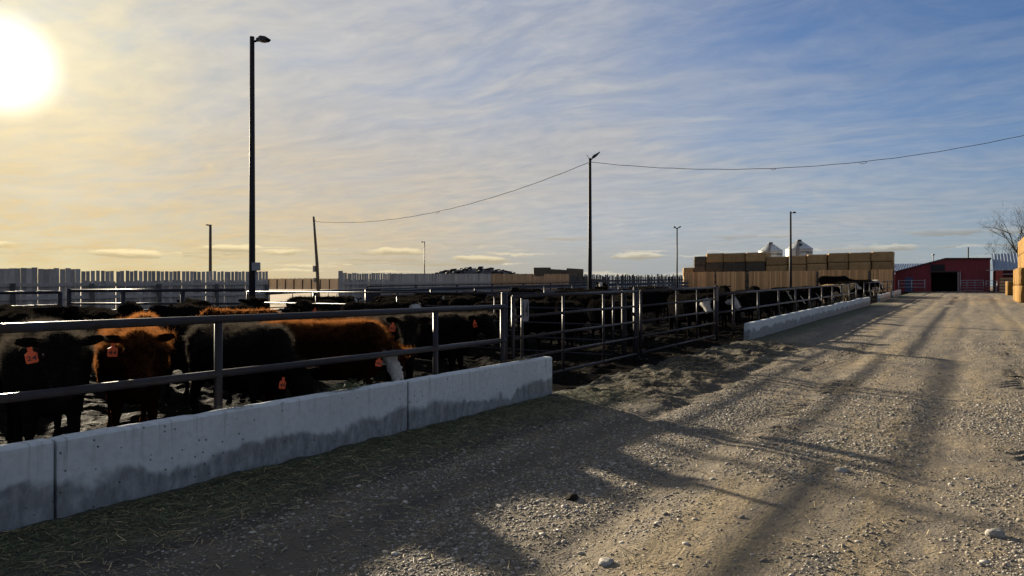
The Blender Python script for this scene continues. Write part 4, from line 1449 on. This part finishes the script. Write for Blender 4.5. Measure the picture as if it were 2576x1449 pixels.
# front wall with an opening between x=-3.87 and -1.25 (local a from -7.43)
def wall_piece(a0, a1, z0, zf, nm='wall_panel'):
    n = max(1, round((a1 - a0) / .9))
    for k in range(n):
        b0, b1 = a0 + (a1 - a0) * k / n, a0 + (a1 - a0) * (k + 1) / n
        m = MB(); c = max(1, round((b1 - b0) / .25)); prof = []
        for j in range(c):
            st = (b1 - b0) / c; p0 = b0 + st * j
            prof += [(p0, 0), (p0 + st * .6, 0), (p0 + st * .7, .03), (p0 + st * .9, .03)]
        prof.append((b1, 0))
        vs_ = []
        for a, d in prof:
            vs_ += [(a - 4.53, -d, z0), (a - 4.53, -d, zf(a))]
        m.add(vs_, [(2 * j, 2 * j + 2, 2 * j + 3, 2 * j + 1) for j in range(len(prof) - 1)])
        m.build(nm, M_barn, t)


wall_piece(0, 3.56, -.1, ht)
wall_piece(3.56, 6.18, 2.13, ht)
wall_piece(6.18, 9.1, -.1, ht)
for (a, b_) in (((-4.53, .02, -.1), (-4.47, 9, 2.2)), ((4.5, .05, -.1), (4.57, 9, 3.5)), ((-4.47, 8.9, -.1), (4.5, 9, 2.3))):
    MB().box(a, b_).build('wall', M_barn, t)
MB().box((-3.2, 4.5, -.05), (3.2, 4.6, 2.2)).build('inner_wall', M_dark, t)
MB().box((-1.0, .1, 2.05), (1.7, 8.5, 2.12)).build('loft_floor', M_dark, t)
rf = MB()
rf.bar((-4.75, 4.3, 2.22), (.44, 4.3, 3.71), 9.4, .06); rf.build('roof', M_roof, t)
MB().bar((.42, 4.3, 3.70), (4.7, 4.3, 3.62), 9.4, .06).build('roof', M_lamp, t)
MB().box((-1.05, -.35, 2.16), (1.75, .0, 2.24)).build('door_track', M_lamp, t)
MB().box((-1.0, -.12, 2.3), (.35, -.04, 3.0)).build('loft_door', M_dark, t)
m = MB(); m.box((-3.55, -.05, -.05), (-2.75, -.045 + .01, 1.62)); m.build('door', M_blue, t)
for xx in (1.62, 1.82): MB().bar((xx, -.25, -.1), (xx, -.25, 2.2), .08, .08).build('door_post', M_galv, t)
m = MB(); m.tube([(2.55, 3, 3.6), (2.55, 3, 5.0)], .07, 8); m.build('flue', M_lamp, t)
m = MB(); m.tube([(-.9, 4, 3.2), (-.9, 4, 4.2)], .06, 8); m.tube([(-.9, 4, 4.2), (-.9, 4, 4.35)], .16, 8); m.build('flue', M_galv, t)
tag(t, 'low dark red metal barn with a black doorway at the end of the lane', 'barn')

t = empty('red_shed', (-6, 98, Gf(98)))
ribbed(t, 'roof_panel', M_roof, (-5, 5.4, 2.1), (1, 0, 0), (0, .9832, .182), 9.5, 8.4, .3, .04)
MB().box((-5, 5.6, -.1), (4.5, 13.5, 2.1)).build('wall', M_barn, t)
tag(t, 'long low shed with a silver ribbed roof behind the left side of the barn', 'shed')

t = empty('red_shed', (6, 93.4, Gf(93.4)))
ribbed(t, 'roof_panel', M_roof, (-4.1, -.7, 2.32), (1, 0, 0), (0, .953, .303), 9.0, 6.4, .3, .05)
MB().box((-3.9, 0, -.1), (4.6, 10, 2.35)).build('wall', M_barn, t)
MB().bar((-4.75, -.75, 2.3), (4.7, -.75, 2.3), .1, .08).build('gutter', M_galv, t)
MB().box((-3.4, -1.3, 1.82), (4.5, -.05, 1.90)).build('awning', M_galv, t)
tag(t, 'red shed with a bright silver corrugated roof right of the barn', 'shed')
t = empty('barn_door', (2.15, 92.3, Gf(92.3)), math.atan2(-.5, .86))
for k in range(2):
    MB().box((k * .34, 0, .85), (k * .34 + .32, .05, 2.25)).build('leaf', M_barnlit, t)
MB().box((-.02, .052, .8), (.7, .09, .95)).build('brace', M_barn, t)
MB().bar((.02, .03, -.1), (.02, .03, .9), .07, .07).build('post', M_galv, t)
tag(t, 'bright red open hatch door catching the sun beside the silver roof', 'door')

gate((-1.0, 89.6), (1.02, 89.8), (1.26, 1.0, .75, .47, .2), (0, .28, .63, 1), 'silver tube gate in front of the barn wall', .025, .03, M_galv, 'barn yard gates')
gate((1.25, 90.0), (2.2, 90.2), (1.2, .9, .6, .3), (0, 1), 'short grey gate panel right of the silver tube gate', .022, .03, M_galv, 'barn yard gates')
pipe_fence([(-6.6, 87.5), (-4.2, 88.2)], (1.3, .95, .6), (.03, .03, .03), [(-6.6, 87.5, 1.35), (-5.4, 87.85, 1.35), (-4.2, 88.2, 1.4)], 'grey pipe fence left of the barn doorway', 'barn yard fences', mat=M_galv)
m = MB(); m.box((0, 0, -.1), (2.0, .2, 1.2))
t = empty('plank_pen', (2.35, 88.0, Gf(88)))
for k in range(5): MB().box((0, 0, .1 + k * .3), (2.6, .05, .32 + k * .3)).build('plank', M_woodt2, t)
for k in range(3): MB().box((k * 1.25, .06, -.1), (k * 1.25 + .1, .16, 1.65)).build('post', M_woodd, t)
tag(t, 'brown plank pen between the silver gate and the straw stack', 'fence')

# ------------------------------------------------------------------ bare trees
def tree(x, y, H, spread, label, seed, lean=(0, 0)):
    r = random.Random(seed)
    t = empty('bare_tree', (x, y, Gf(y) - .1))
    limbs, twigs = MB(), MB()

    def grow(p, d, L, rad_, lvl):
        n = 4
        pts, q = [p], p
        for k in range(n):
            d = (d + Vector((r.uniform(-.22, .22), r.uniform(-.22, .22), r.uniform(-.05, .16)))).normalized()
            q = q + d * (L / n)
            pts.append(q)
        rs = [rad_ * (1 - .42 * k / n) for k in range(n + 1)]
        (limbs if lvl < 3 else twigs).tube([tuple(v) for v in pts], rs, 7 if lvl < 2 else 4 if lvl < 4 else 3, caps=False)
        if lvl >= 6:
            return
        kids = 3 if lvl < 3 else (3 if r.random() < .6 else 2)
        for k in range(kids):
            ax = Vector((r.uniform(-1, 1), r.uniform(-1, 1), r.uniform(-.35, .8)))
            nd = (d * .75 + ax.normalized() * r.uniform(.55, .95) * spread).normalized()
            src = pts[-1] if k == 0 else pts[r.randint(2, n)]
            grow(src, nd, L * r.uniform(.62, .84), max(.011, rs[-1] * r.uniform(.66, .84)), lvl + 1)

    d0 = Vector((lean[0], lean[1], 1)).normalized()
    trunk = MB()
    th = H * .22
    trunk.tube([(0, 0, -.3), (0, 0, th * .5), tuple(d0 * th)], [H * .034, H * .028, H * .025], 10)
    trunk.build('trunk', M_bark, t, smooth=True)
    for k in range(4):
        a = k * 1.57 + r.uniform(-.4, .4)
        grow(d0 * th * .96, Vector((math.cos(a) * .75, math.sin(a) * .75, .8)).normalized(), H * .26, H * .019, 1)
    cr = limbs.build('crown', M_bark, t)
    tw = twigs.build('twigs', M_bark, cr)
    return tag(t, label, 'tree', 'bare trees behind the barn')


tree(8.7, 144, 15.5, 1.0, 'large leafless tree half hidden at the right edge behind the straw stack', 4)
tree(5.4, 140, 10.0, 1.15, 'smaller leafless tree rising over the silver roof', 12, (-.15, 0))

# ------------------------------------------------------------------ cattle
def ell(c, s, u, a, b, n=14, sq=2.3):
    out = []
    for k in range(n):
        t_ = 2 * math.pi * k / n
        ct, st = math.cos(t_), math.sin(t_)
        out.append(tuple(np.array(c) + np.array(s) * a * math.copysign(abs(ct) ** (2 / sq), ct) + np.array(u) * b * math.copysign(abs(st) ** (2 / sq), st)))
    return out


def cow_mesh(name, neck_el, neck_yaw, head_el, head_yaw, voxel=0.022, smooth_it=6, stance=0.0, ear_up=0.15, fat=1.0):
    """a whole cow as one closed surface, facing +x, feet at z=0. returns mesh and head frame"""
    m = MB()
    X, Y, Z = np.array((1., 0, 0)), np.array((0, 1., 0)), np.array((0, 0, 1.))
    trunk = [(-.99, 1.02, .05, .06), (-.955, 1.0, .15, .17), (-.86, .965, .235, .265), (-.68, .91, .285, .345), (-.42, .865, .315, .375), (-.1, .84, .35, .40), (.2, .845, .34, .40),
             (.42, .87, .30, .395), (.58, .90, .25, .35), (.70, .91, .17, .26), (.78, .92, .08, .14)]
    m.loft([ell((x, 0, z), Y, Z, w_ * fat, h_) for x, z, w_, h_ in trunk])
    # withers / brisket
    m.loft([ell((x, 0, z), Y, Z, a, b) for x, z, a, b in ((.15, 1.14, .07, .06), (.33, 1.17, .11, .09), (.52, 1.12, .10, .10), (.66, 1.06, .06, .06))])
    m.loft([ell((x, 0, z), Y, Z, a, b) for x, z, a, b in ((.40, .56, .09, .08), (.56, .60, .13, .13), (.70, .70, .10, .14), (.76, .80, .06, .08))])
    for sg_ in (-1, 1):                                   # hip bones, pin bones, shoulder blades
        for cx, cy, cz, r_ in ((-.60, .20, 1.13, .075), (-.92, .10, 1.07, .055), (.36, .22, .98, .12), (-.05, .24, 1.06, .07)):
            m.loft([ell((cx + dx_, cy * sg_, cz), Y, Z, a, a, 10, 2) for dx_, a in ((-r_ * 1.5, r_ * .2), (-r_ * .9, r_ * .75), (0, r_), (r_ * .9, r_ * .75), (r_ * 1.5, r_ * .2))])
    e, yw = rad(neck_el), rad(neck_yaw)
    nd = np.array((math.cos(e) * math.cos(yw), math.cos(e) * math.sin(yw), math.sin(e)))
    n0 = np.array((.46, 0, 1.0))
    poll = np.array((.60, 0, 1.02)) + nd * .50
    rings = []
    for f, a, b in ((0, .20, .31), (.22, .18, .27), (.45, .15, .225), (.7, .125, .185), (.9, .115, .155), (1.0, .09, .11)):
        c = n0 * (1 - f) + poll * f + np.array((0, 0, -.05 * math.sin(math.pi * f)))
        _, s, u = frame(nd)
        rings.append(ell(c, s, u, a, b))
    m.loft(rings)
    he, hy = rad(head_el), rad(head_yaw)
    hd = np.array((math.cos(he) * math.cos(hy), math.cos(he) * math.sin(hy), math.sin(he)))
    d, s, u = frame(hd)
    hr = []
    for f, a, b, off in ((-.09, .05, .05, .02), (-.06, .10, .10, .015), (.0, .118, .128, .0), (.09, .125, .135, -.01), (.18, .118, .130, -.015), (.27, .092, .108, -.015), (.36, .078, .088, -.015), (.42, .082, .080, -.018), (.475, .078, .068, -.02), (.505, .05, .045, -.02)):
        hr.append(ell(poll + d * f + u * off, s, u, a, b, 14, 2.5))
    m.loft(hr)
    for sg_ in (-1, 1):                                   # brow and ears
        br = poll + d * .10 + s * sg_ * .095 + u * .055
        m.loft([ell(br + d * k, s, u, a, a) for k, a in ((-.05, .02), (-.02, .042), (.02, .042), (.05, .02))])
        eb = poll + d * .0 + s * sg_ * .10 + u * .03
        ed = s * sg_ * .9 - d * .18 + u * ear_up - np.array((0, 0, .12))
        ed = ed / np.linalg.norm(ed)
        wv = np.cross(ed, d); wv /= np.linalg.norm(wv)
        th = np.cross(ed, wv)
        m.loft([ell(eb + ed * k, wv, th, a, b) for k, a, b in ((-.03, .03, .025), (.03, .045, .028), (.09, .068, .026), (.14, .072, .024), (.19, .056, .021), (.225, .028, .017))])
    for sg_ in (-1, 1):                                   # legs
        st = stance * sg_
        yf, yh = .165 * sg_, .175 * sg_
        def leg(pts):
            R_ = []
            for (x, y_, z, a, b) in pts:
                R_.append(ell((x, y_, z), X, Y, a, b, 10))
            m.loft(R_)
        leg([(.46, yf * .95, .86, .13, .10), (.47, yf, .66, .115, .09), (.48 + st * .3, yf, .48, .075, .062), (.49 + st * .5, yf, .38, .060, .055), (.485 + st * .7, yf, .30, .042, .04), (.48 + st * .85, yf, .14, .037, .036), (.49 + st, yf, .085, .047, .045), (.51 + st, yf, .05, .052, .05), (.525 + st, yf, .0, .062, .058)])
        leg([(-.66, yh * .9, .98, .17, .10), (-.67, yh, .74, .165, .105), (-.67 - st * .3, yh, .58, .125, .085), (-.78 - st * .5, yh, .46, .075, .055), (-.83 - st * .6, yh * .97, .40, .058, .045), (-.82 - st * .7, yh * .97, .30, .043, .040), (-.80 - st * .8, yh * .97, .14, .038, .037), (-.785 - st, yh * .97, .085, .047, .045), (-.765 - st, yh * .97, .05, .052, .05), (-.75 - st, yh * .97, .0, .06, .056)])
    m.tube([(-.95, 0, 1.12), (-1.02, 0, 1.06), (-1.055, .01, .90), (-1.05, .02, .66), (-1.045, .02, .58)], [.04, .036, .03, .028, .028], 8)
    m.tube([(-1.045, .02, .60), (-1.05, .02, .48), (-1.045, .03, .36), (-1.04, .03, .30)], [.028, .05, .042, .015], 8)
    me = m.mesh(name, C_black)
    ob = bpy.data.objects.new('tmp', me)
    COL.objects.link(ob)
    rm = ob.modifiers.new('r', 'REMESH'); rm.mode = 'VOXEL'; rm.voxel_size = voxel; rm.use_smooth_shade = True
    sm = ob.modifiers.new('s', 'SMOOTH'); sm.factor = .5; sm.iterations = smooth_it
    dg = bpy.context.evaluated_depsgraph_get()
    out = bpy.data.meshes.new_from_object(ob.evaluated_get(dg))
    bpy.data.objects.remove(ob)
    bpy.data.meshes.remove(me)
    out.name = name
    # gentle unevenness of a winter coat
    n = len(out.vertices)
    co = np.empty(n * 3, np.float32); out.vertices.foreach_get('co', co); co = co.reshape(-1, 3)
    no = np.empty(n * 3, np.float32); out.vertices.foreach_get('normal', no); no = no.reshape(-1, 3)
    k = (fbm(co[:, 0] * 7 + co[:, 1] * 3, co[:, 2] * 8 + co[:, 1] * 5, 3, 5) - .5) * .022
    co = co + no * k[:, None]
    out.vertices.foreach_set('co', co.ravel())
    out.update()
    out.polygons.foreach_set('use_smooth', np.ones(len(out.polygons), bool))
    return out, dict(poll=poll, d=d, s=s, u=u)


def poly_arrays(me):
    n = len(me.polygons)
    c = np.empty(n * 3, np.float32); me.polygons.foreach_get('center', c)
    nn = np.empty(n * 3, np.float32); me.polygons.foreach_get('normal', nn)
    a = np.empty(n, np.float32); me.polygons.foreach_get('area', a)
    return c.reshape(-1, 3), nn.reshape(-1, 3), a


def paint(me, hf, coat, face='none'):
    """slots: 0 coat, 1 white, 2 muzzle, 3 hoof; face: none / bald / blaze / half"""
    me = me.copy()
    me.materials.clear()
    for x in (coat, C_white, C_muz, C_hoof): me.materials.append(x)
    c, nn, a = poly_arrays(me)
    rel = c - hf['poll']
    f, l, v = rel @ hf['d'], rel @ hf['s'], rel @ hf['u']
    head = (f > -.12) & (np.abs(l) < .15) & (np.abs(v) < .2) & (f < .56)
    mi = np.zeros(len(c), np.int32)
    wob = (fbm(c[:, 0] * 9, c[:, 1] * 9 + c[:, 2] * 9, 3, 3) - .5) * .12
    if face == 'bald':
        mi[head & (f > .03 + wob) & (np.abs(l) + wob < .13)] = 1
    elif face == 'half':
        mi[head & (f > .0 + wob) & (l - wob * 1.4 > -.03) & (f < .42)] = 1
    elif face == 'blaze':
        mi[head & (f > .0 + wob) & (np.abs(l) < .05 + wob * .6) & (v > 0)] = 1
    if face != 'bald':
        mi[head & (f > .44)] = 2
    else:
        mi[head & (f > .475)] = 2
    mi[c[:, 2] < .045] = 3
    me.polygons.foreach_set('material_index', mi)
    return me


def fur_mesh(me, n, length, width, seed, mats, clump=True):
    """short hairs combed back and down, one thin triangle each"""
    r = np.random.default_rng(seed)
    c, nn, a = poly_arrays(me)
    mi = np.empty(len(c), np.int32); me.polygons.foreach_get('material_index', mi)
    wgt = a * np.clip(.35 + .65 * (c[:, 2] > .35), 0, 1) * (mi < 2) * np.where(nn[:, 2] > .2, 1.0, .14)
    idx = r.choice(len(c), n, p=wgt / wgt.sum())
    sz = np.sqrt(a[idx])[:, None]
    t1 = np.cross(nn[idx], (0.31, .2, .93)); t1 /= np.linalg.norm(t1, axis=1)[:, None] + 1e-9
    t2 = np.cross(nn[idx], t1)
    p = c[idx] + t1 * sz * r.uniform(-.5, .5, (n, 1)) + t2 * sz * r.uniform(-.5, .5, (n, 1)) - nn[idx] * .003
    comb = np.array((-.55, 0, -.55))
    jit = r.normal(0, .28, (n, 3))
    cl = np.stack([fbm(p[:, 0] * 14 + k * 9, p[:, 1] * 14 + p[:, 2] * 14, 2, 30 + k) - .5 for k in range(3)], -1) * 1.5
    d = nn[idx] * .62 + comb * .75 + jit + cl
    d /= np.linalg.norm(d, axis=1)[:, None]
    L = length * r.uniform(.45, 1.0, (n, 1)) * (0.45 + 0.9 * (p[:, 2:3] > .8))
    L = L * np.where(nn[idx][:, 2:3] > .35, 1.25, .55)
    s = np.cross(d, r.normal(0, 1, (n, 3))); s /= np.linalg.norm(s, axis=1)[:, None]
    W = width * r.uniform(.7, 1.3, (n, 1))
    P = np.stack([p - s * W / 2, p + s * W / 2, p + d * L], 1).reshape(-1, 3)
    return np_mesh('fur', P, np.arange(n * 3).reshape(n, 3), mats, mi=np.minimum(mi[idx], 1))


EYE = MB().loft([ell((0, 0, z), (1, 0, 0), (0, 1, 0), r_, r_, 8, 2) for z, r_ in ((-.02, .006), (-.012, .016), (0, .021), (.012, .016), (.02, .006))]).mesh('eye', M_eye, True)


def tag_mesh():
    m = MB()
    prof = [(-.012, 0), (-.012, -.035), (-.030, -.05), (-.030, -.118), (-.024, -.125), (.024, -.125), (.030, -.118), (.030, -.05), (.012, -.035), (.012, 0)]
    m.loft([[(x, -.0016, z) for x, z in prof], [(x, .0016, z) for x, z in prof]])
    return m.mesh('ear_tag', M_tag)


TAG = tag_mesh()
POSES = {}


def pose(key):
    if key not in POSES:
        kw = dict(up=(22, 0, -28, 0), face=(14, 0, -48, 0), turn_l=(14, 42, -30, 62), turn_r=(14, -42, -30, -62), down=(-34, 0, -58, 0), low=(-12, 0, -50, 0), half_r=(18, -20, -35, -30), half_l=(18, 20, -35, 30), bunk_r=(-24, -45, -55, -70))[key]
        near = {}
        POSES[key] = dict(kw=kw)
    return POSES[key]


def body_of(key, coat, face, fine):
    p = pose(key)
    k1 = ('base', fine)
    if k1 not in p:
        p[k1] = cow_mesh('cow', *p['kw'], voxel=.019 if fine else .032, smooth_it=7 if fine else 3, stance=.03)
    me, hf = p[k1]
    k2 = (coat, face, fine)
    if k2 not in p:
        cm = {'black': C_black, 'red': C_red, 'tan': C_tan, 'white': C_white}[coat]
        fm = {'black': F_black if fine else F_dusk, 'red': F_red, 'tan': F_tan, 'white': F_white}[coat]
        b = paint(me, hf, cm, face)
        fur = fur_mesh(b, 42000 if fine else 5000, .072 if fine else .06, .0026 if fine else .007, len(p), [fm, F_white])
        p[k2] = (b, fur, hf)
    return p[k2]


TAKEN = []


def cow_seg(x, y, hd, s):
    c, sn = math.cos(hd), math.sin(hd)
    return np.array((x - 1.0 * s * c, y - 1.0 * s * sn)), np.array((x + 1.15 * s * c, y + 1.15 * s * sn))


def seg_dist(a, b):
    t_ = np.linspace(0, 1, 9)[:, None]
    pa, pb = a[0] * (1 - t_) + a[1] * t_, b[0] * (1 - t_) + b[1] * t_
    return np.min(np.linalg.norm(pa[:, None] - pb[None], axis=-1))


def cow(x, y, heading, key='up', coat='black', face='none', scale=1.0, label='', group=None, fine=False, eartag=None, z=None, tag_side=1, fur=True):
    """heading in degrees from +x"""
    me, fu, hf = body_of(key, coat, face, fine)
    hd = rad(heading)
    ob = inst('cow', me, None, (x, y, (Gf(y) - .025) if z is None else z), (0, 0, hd), (scale,) * 3)
    if fur:
        inst('fur', fu, ob)
    if fine or eartag is not None:
        q = Vector(hf['poll']); d, s, u = Vector(hf['d']), Vector(hf['s']), Vector(hf['u'])
        for sg_ in (-1, 1):
            inst('eye', EYE, ob, q + d * .115 + s * sg_ * .112 + u * .035)
    if eartag is not None:
        ed = (s * tag_side * .9 - d * .18 + u * .15 - Vector((0, 0, .12))).normalized()
        pos = q + s * tag_side * .10 + u * .03 + ed * .115 + d * .045
        yaw = math.atan2(d.y, d.x) + math.pi / 2
        tg = inst('ear_tag', TAG, ob, pos, (rad(random.uniform(-6, 6)), rad(random.uniform(-12, 12)), yaw), (1.4, 1.2, 1.02))
        if eartag:
            inst('number', text_mesh(eartag, .05, .0006), tg, (0, -.0035, -.088), (rad(90), 0, 0))
    TAKEN.append(cow_seg(x, y, hd, scale))
    return tag(ob, label, 'cow', group)


NEAR = 'cattle crowding the near bunks'
cow(-7.48, 3.50, -20, 'face', 'black', 'none', 1.03, 'black cow at the left edge looking through the rails, orange ear tag on its right', NEAR, True, '24', tag_side=1)
cow(-7.66, 4.44, -27, 'face', 'red', 'none', 1.0, 'shaggy red-brown cow facing the camera with sunlit ears and orange tag', NEAR, True, '44', tag_side=1)
cow(-7.18, 5.50, -4, 'down', 'black', 'none', .97, 'black cow with its head down in the bunk between the red cows, tag 49', NEAR, True, '49', tag_side=1)
cow(-7.18, 6.85, 35, 'bunk_r', 'red', 'half', .96, 'shaggy red-brown cow with glowing back, its half white face lowered to the bunk', NEAR, True, '45', tag_side=1)
cow(-7.55, 8.3, -20, 'half_r', 'black', 'none', .99, 'black cow facing the camera with a faded orange tag, above the half white face', NEAR, True, '93', tag_side=1)
cow(-7.8, 9.75, 14, 'half_r', 'black', 'none', .95, 'black cow turned right near the gate post with a bright orange tag reading 44', NEAR, True, '44', tag_side=1)

cow(-9.45, 3.75, 165, 'low', 'black', 'none', .93, 'black cow turned away behind the left hand black cow', NEAR)
cow(-9.55, 6.55, 188, 'low', 'black', 'none', .92, 'black cow turned away behind the cow eating with tag 49', NEAR)
MID = 'cattle standing in the near pen'
cow(-13.6, 5.9, -20, 'face', 'black', 'none', 1.0, 'black cow with broad ears at the far left above the top rail', MID, eartag=None)
cow(-14.1, 7.6, -28, 'face', 'black', 'none', .97, 'black cow head with both ears out, alone below the four rail fence on the left', MID)
cow(-12.3, 7.35, 150, 'low', 'red', 'none', .95, 'red cow whose back just shows above the top rail right of the lone black head', MID)
cow(-15.3, 12.0, -38, 'up', 'black', 'none', 1.05, 'black cow holding its head high right at the foot of the tall lamp pole', MID)
cow(-13.6, 12.15, -41, 'face', 'black', 'none', 1.02, 'black cow right of the tall lamp pole facing the camera with an orange tag', MID, eartag='', tag_side=-1)
cow(-12.0, 9.0, 200, 'low', 'red', 'none', .98, 'dark red cow with a sunlit neck left of the tall lamp pole', MID)
cow(-11.9, 12.9, 10, 'half_r', 'black', 'bald', 1.0, 'black cow with a shaggy white head in front of the long back fence', MID)

# the rest of the herd in the near pen: only what sets them apart is where they stand
rg = random.Random(5)


ORD = ['leftmost', 'second', 'third', 'fourth', 'fifth', 'sixth', 'seventh', 'eighth', 'ninth', 'tenth', 'eleventh', 'twelfth', 'thirteenth', 'fourteenth', 'fifteenth', 'sixteenth', 'seventeenth',
       'eighteenth', 'nineteenth', 'twentieth', 'twenty-first', 'twenty-second', 'twenty-third', 'twenty-fourth', 'twenty-fifth', 'twenty-sixth', 'twenty-seventh', 'twenty-eighth', 'twenty-ninth', 'thirtieth']


OPEN = [(np.array((-8.6, 4.6)), np.array((-11.4, 5.8))), (np.array((-8.3, 7.6)), np.array((-10.8, 8.6)))]


def bearing(x, y):
    return math.atan2(x, y)


def fill(n, xr, yr, hds, keys, where, group, scale=(.92, 1.02), tries=900, mind=.78, coats=('black',), faces=('none',)):
    got = []
    for _ in range(tries):
        if len(got) >= n: break
        x, y = rg.uniform(*xr), rg.uniform(*yr)
        h = rg.choice(hds) + rg.uniform(-22, 22)
        s = rg.uniform(*scale)
        sg_ = cow_seg(x, y, rad(h), s)
        if any(seg_dist(sg_, o) < mind for o in TAKEN): continue
        if any(seg_dist(sg_, o) < .95 for o in OPEN): continue
        if any(not (xr[0] - .9 < q[0] < xr[1] + 1.0 and yr[0] - .8 < q[1] < yr[1] + .8) for q in sg_): continue
        got.append((bearing(x, y), x, y, h, rg.choice(keys), rg.choice(coats), rg.choice(faces), s))
        TAKEN.append(sg_)
    got.sort()
    for k, (_, x, y, h, key, coat, face, s) in enumerate(got):
        TAKEN.pop()
        cow(x, y, h, key, coat, face, s, 'black cow%s, %s from the left %s' % (' with white blaze' if face == 'blaze' else '', ORD[k], where), group)
    return len(got)


fill(12, (-12.2, -9.0), (3.4, 13.0), (-30, 0, 40, 150, 200), ('low', 'half_l', 'face', 'low'), 'in the rank behind the feeders', 'second rank behind the near rails', (.86, .95))
fill(15, (-20.0, -12.2), (4.5, 12.8), (-40, 0, 40, 150, 200, -100), ('up', 'face', 'half_l', 'half_r', 'low'), 'at the back of the near pen', 'herd at the back of the near pen')
# second pen, beyond the cross fence
cow(-7.29, 21.45, -45, 'face', 'black', 'bald', 1.0, 'black cow with a white face looking out beside the far gate post', 'cattle in the second pen')
cow(-7.45, 22.95, -4, 'face', 'black', 'half', 1.0, 'black cow with a half white face just right of the far gate post', 'cattle in the second pen')
for i, y in enumerate((24.2, 25.6, 27.1, 28.6, 30.2, 31.7, 33.4, 35.0, 36.6, 38.4, 40.1, 42.0, 44.0, 46.1)):
    cow(-7.75 + rg.uniform(-.15, .1), y, rg.uniform(-14, 12), rg.choice(('down', 'low', 'down', 'face')), 'black', rg.choice(('none', 'none', 'blaze')), rg.uniform(.93, 1.0),
        'black cow, %s from the gates along the second row of bunks' % ('nearest' if i == 0 else ORD[i]), 'cattle feeding at the second row of bunks')
fill(26, (-20.5, -8.0), (15.2, 21.0), (-60, -20, 20, 100, 180), ('up', 'face', 'half_l', 'half_r', 'low', 'down'), 'in the herd behind the tube gates', 'herd behind the tube gates', faces=('none', 'none', 'none', 'blaze'))
fill(26, (-21, -9.8), (22, 46), (-60, -20, 20, 100, 180), ('up', 'face', 'low', 'half_r'), 'loose in the second pen', 'herd in the second pen', faces=('none', 'none', 'none', 'blaze'))
cow(-7.4, 51.2, -12, 'up', 'tan', 'bald', 1.0, 'pale tan cow at the far end of the second pen behind the rails', 'cattle far down the lane')
cow(-9.8, 67.0, 35, 'low', 'black', 'none', 1.45, 'very large black bull standing side-on above the far rails', 'cattle far down the lane')
cow(-7.6, 57.6, 5, 'down', 'black', 'none', 1.05, 'black cow at the third row of bunks, nearer one', 'cattle far down the lane')
cow(-7.6, 60.2, -5, 'up', 'black', 'none', 1.12, 'black cow at the third row of bunks, farther one with raised head', 'cattle far down the lane')
cow(-7.9, 67.8, 20, 'low', 'black', 'none', 1.2, 'tall black cow at the last bunks before the barn yard', 'cattle far down the lane')
cow(-7.3, 70.6, 70, 'low', 'white', 'bald', 1.15, 'white backed cow beside the tall black one at the last bunks', 'cattle far down the lane')
cow(-22.6, 48.0, -70, 'up', 'black', 'bald', 1.12, 'white faced cow peering over the guardrail fence below the hay', 'cattle far down the lane')
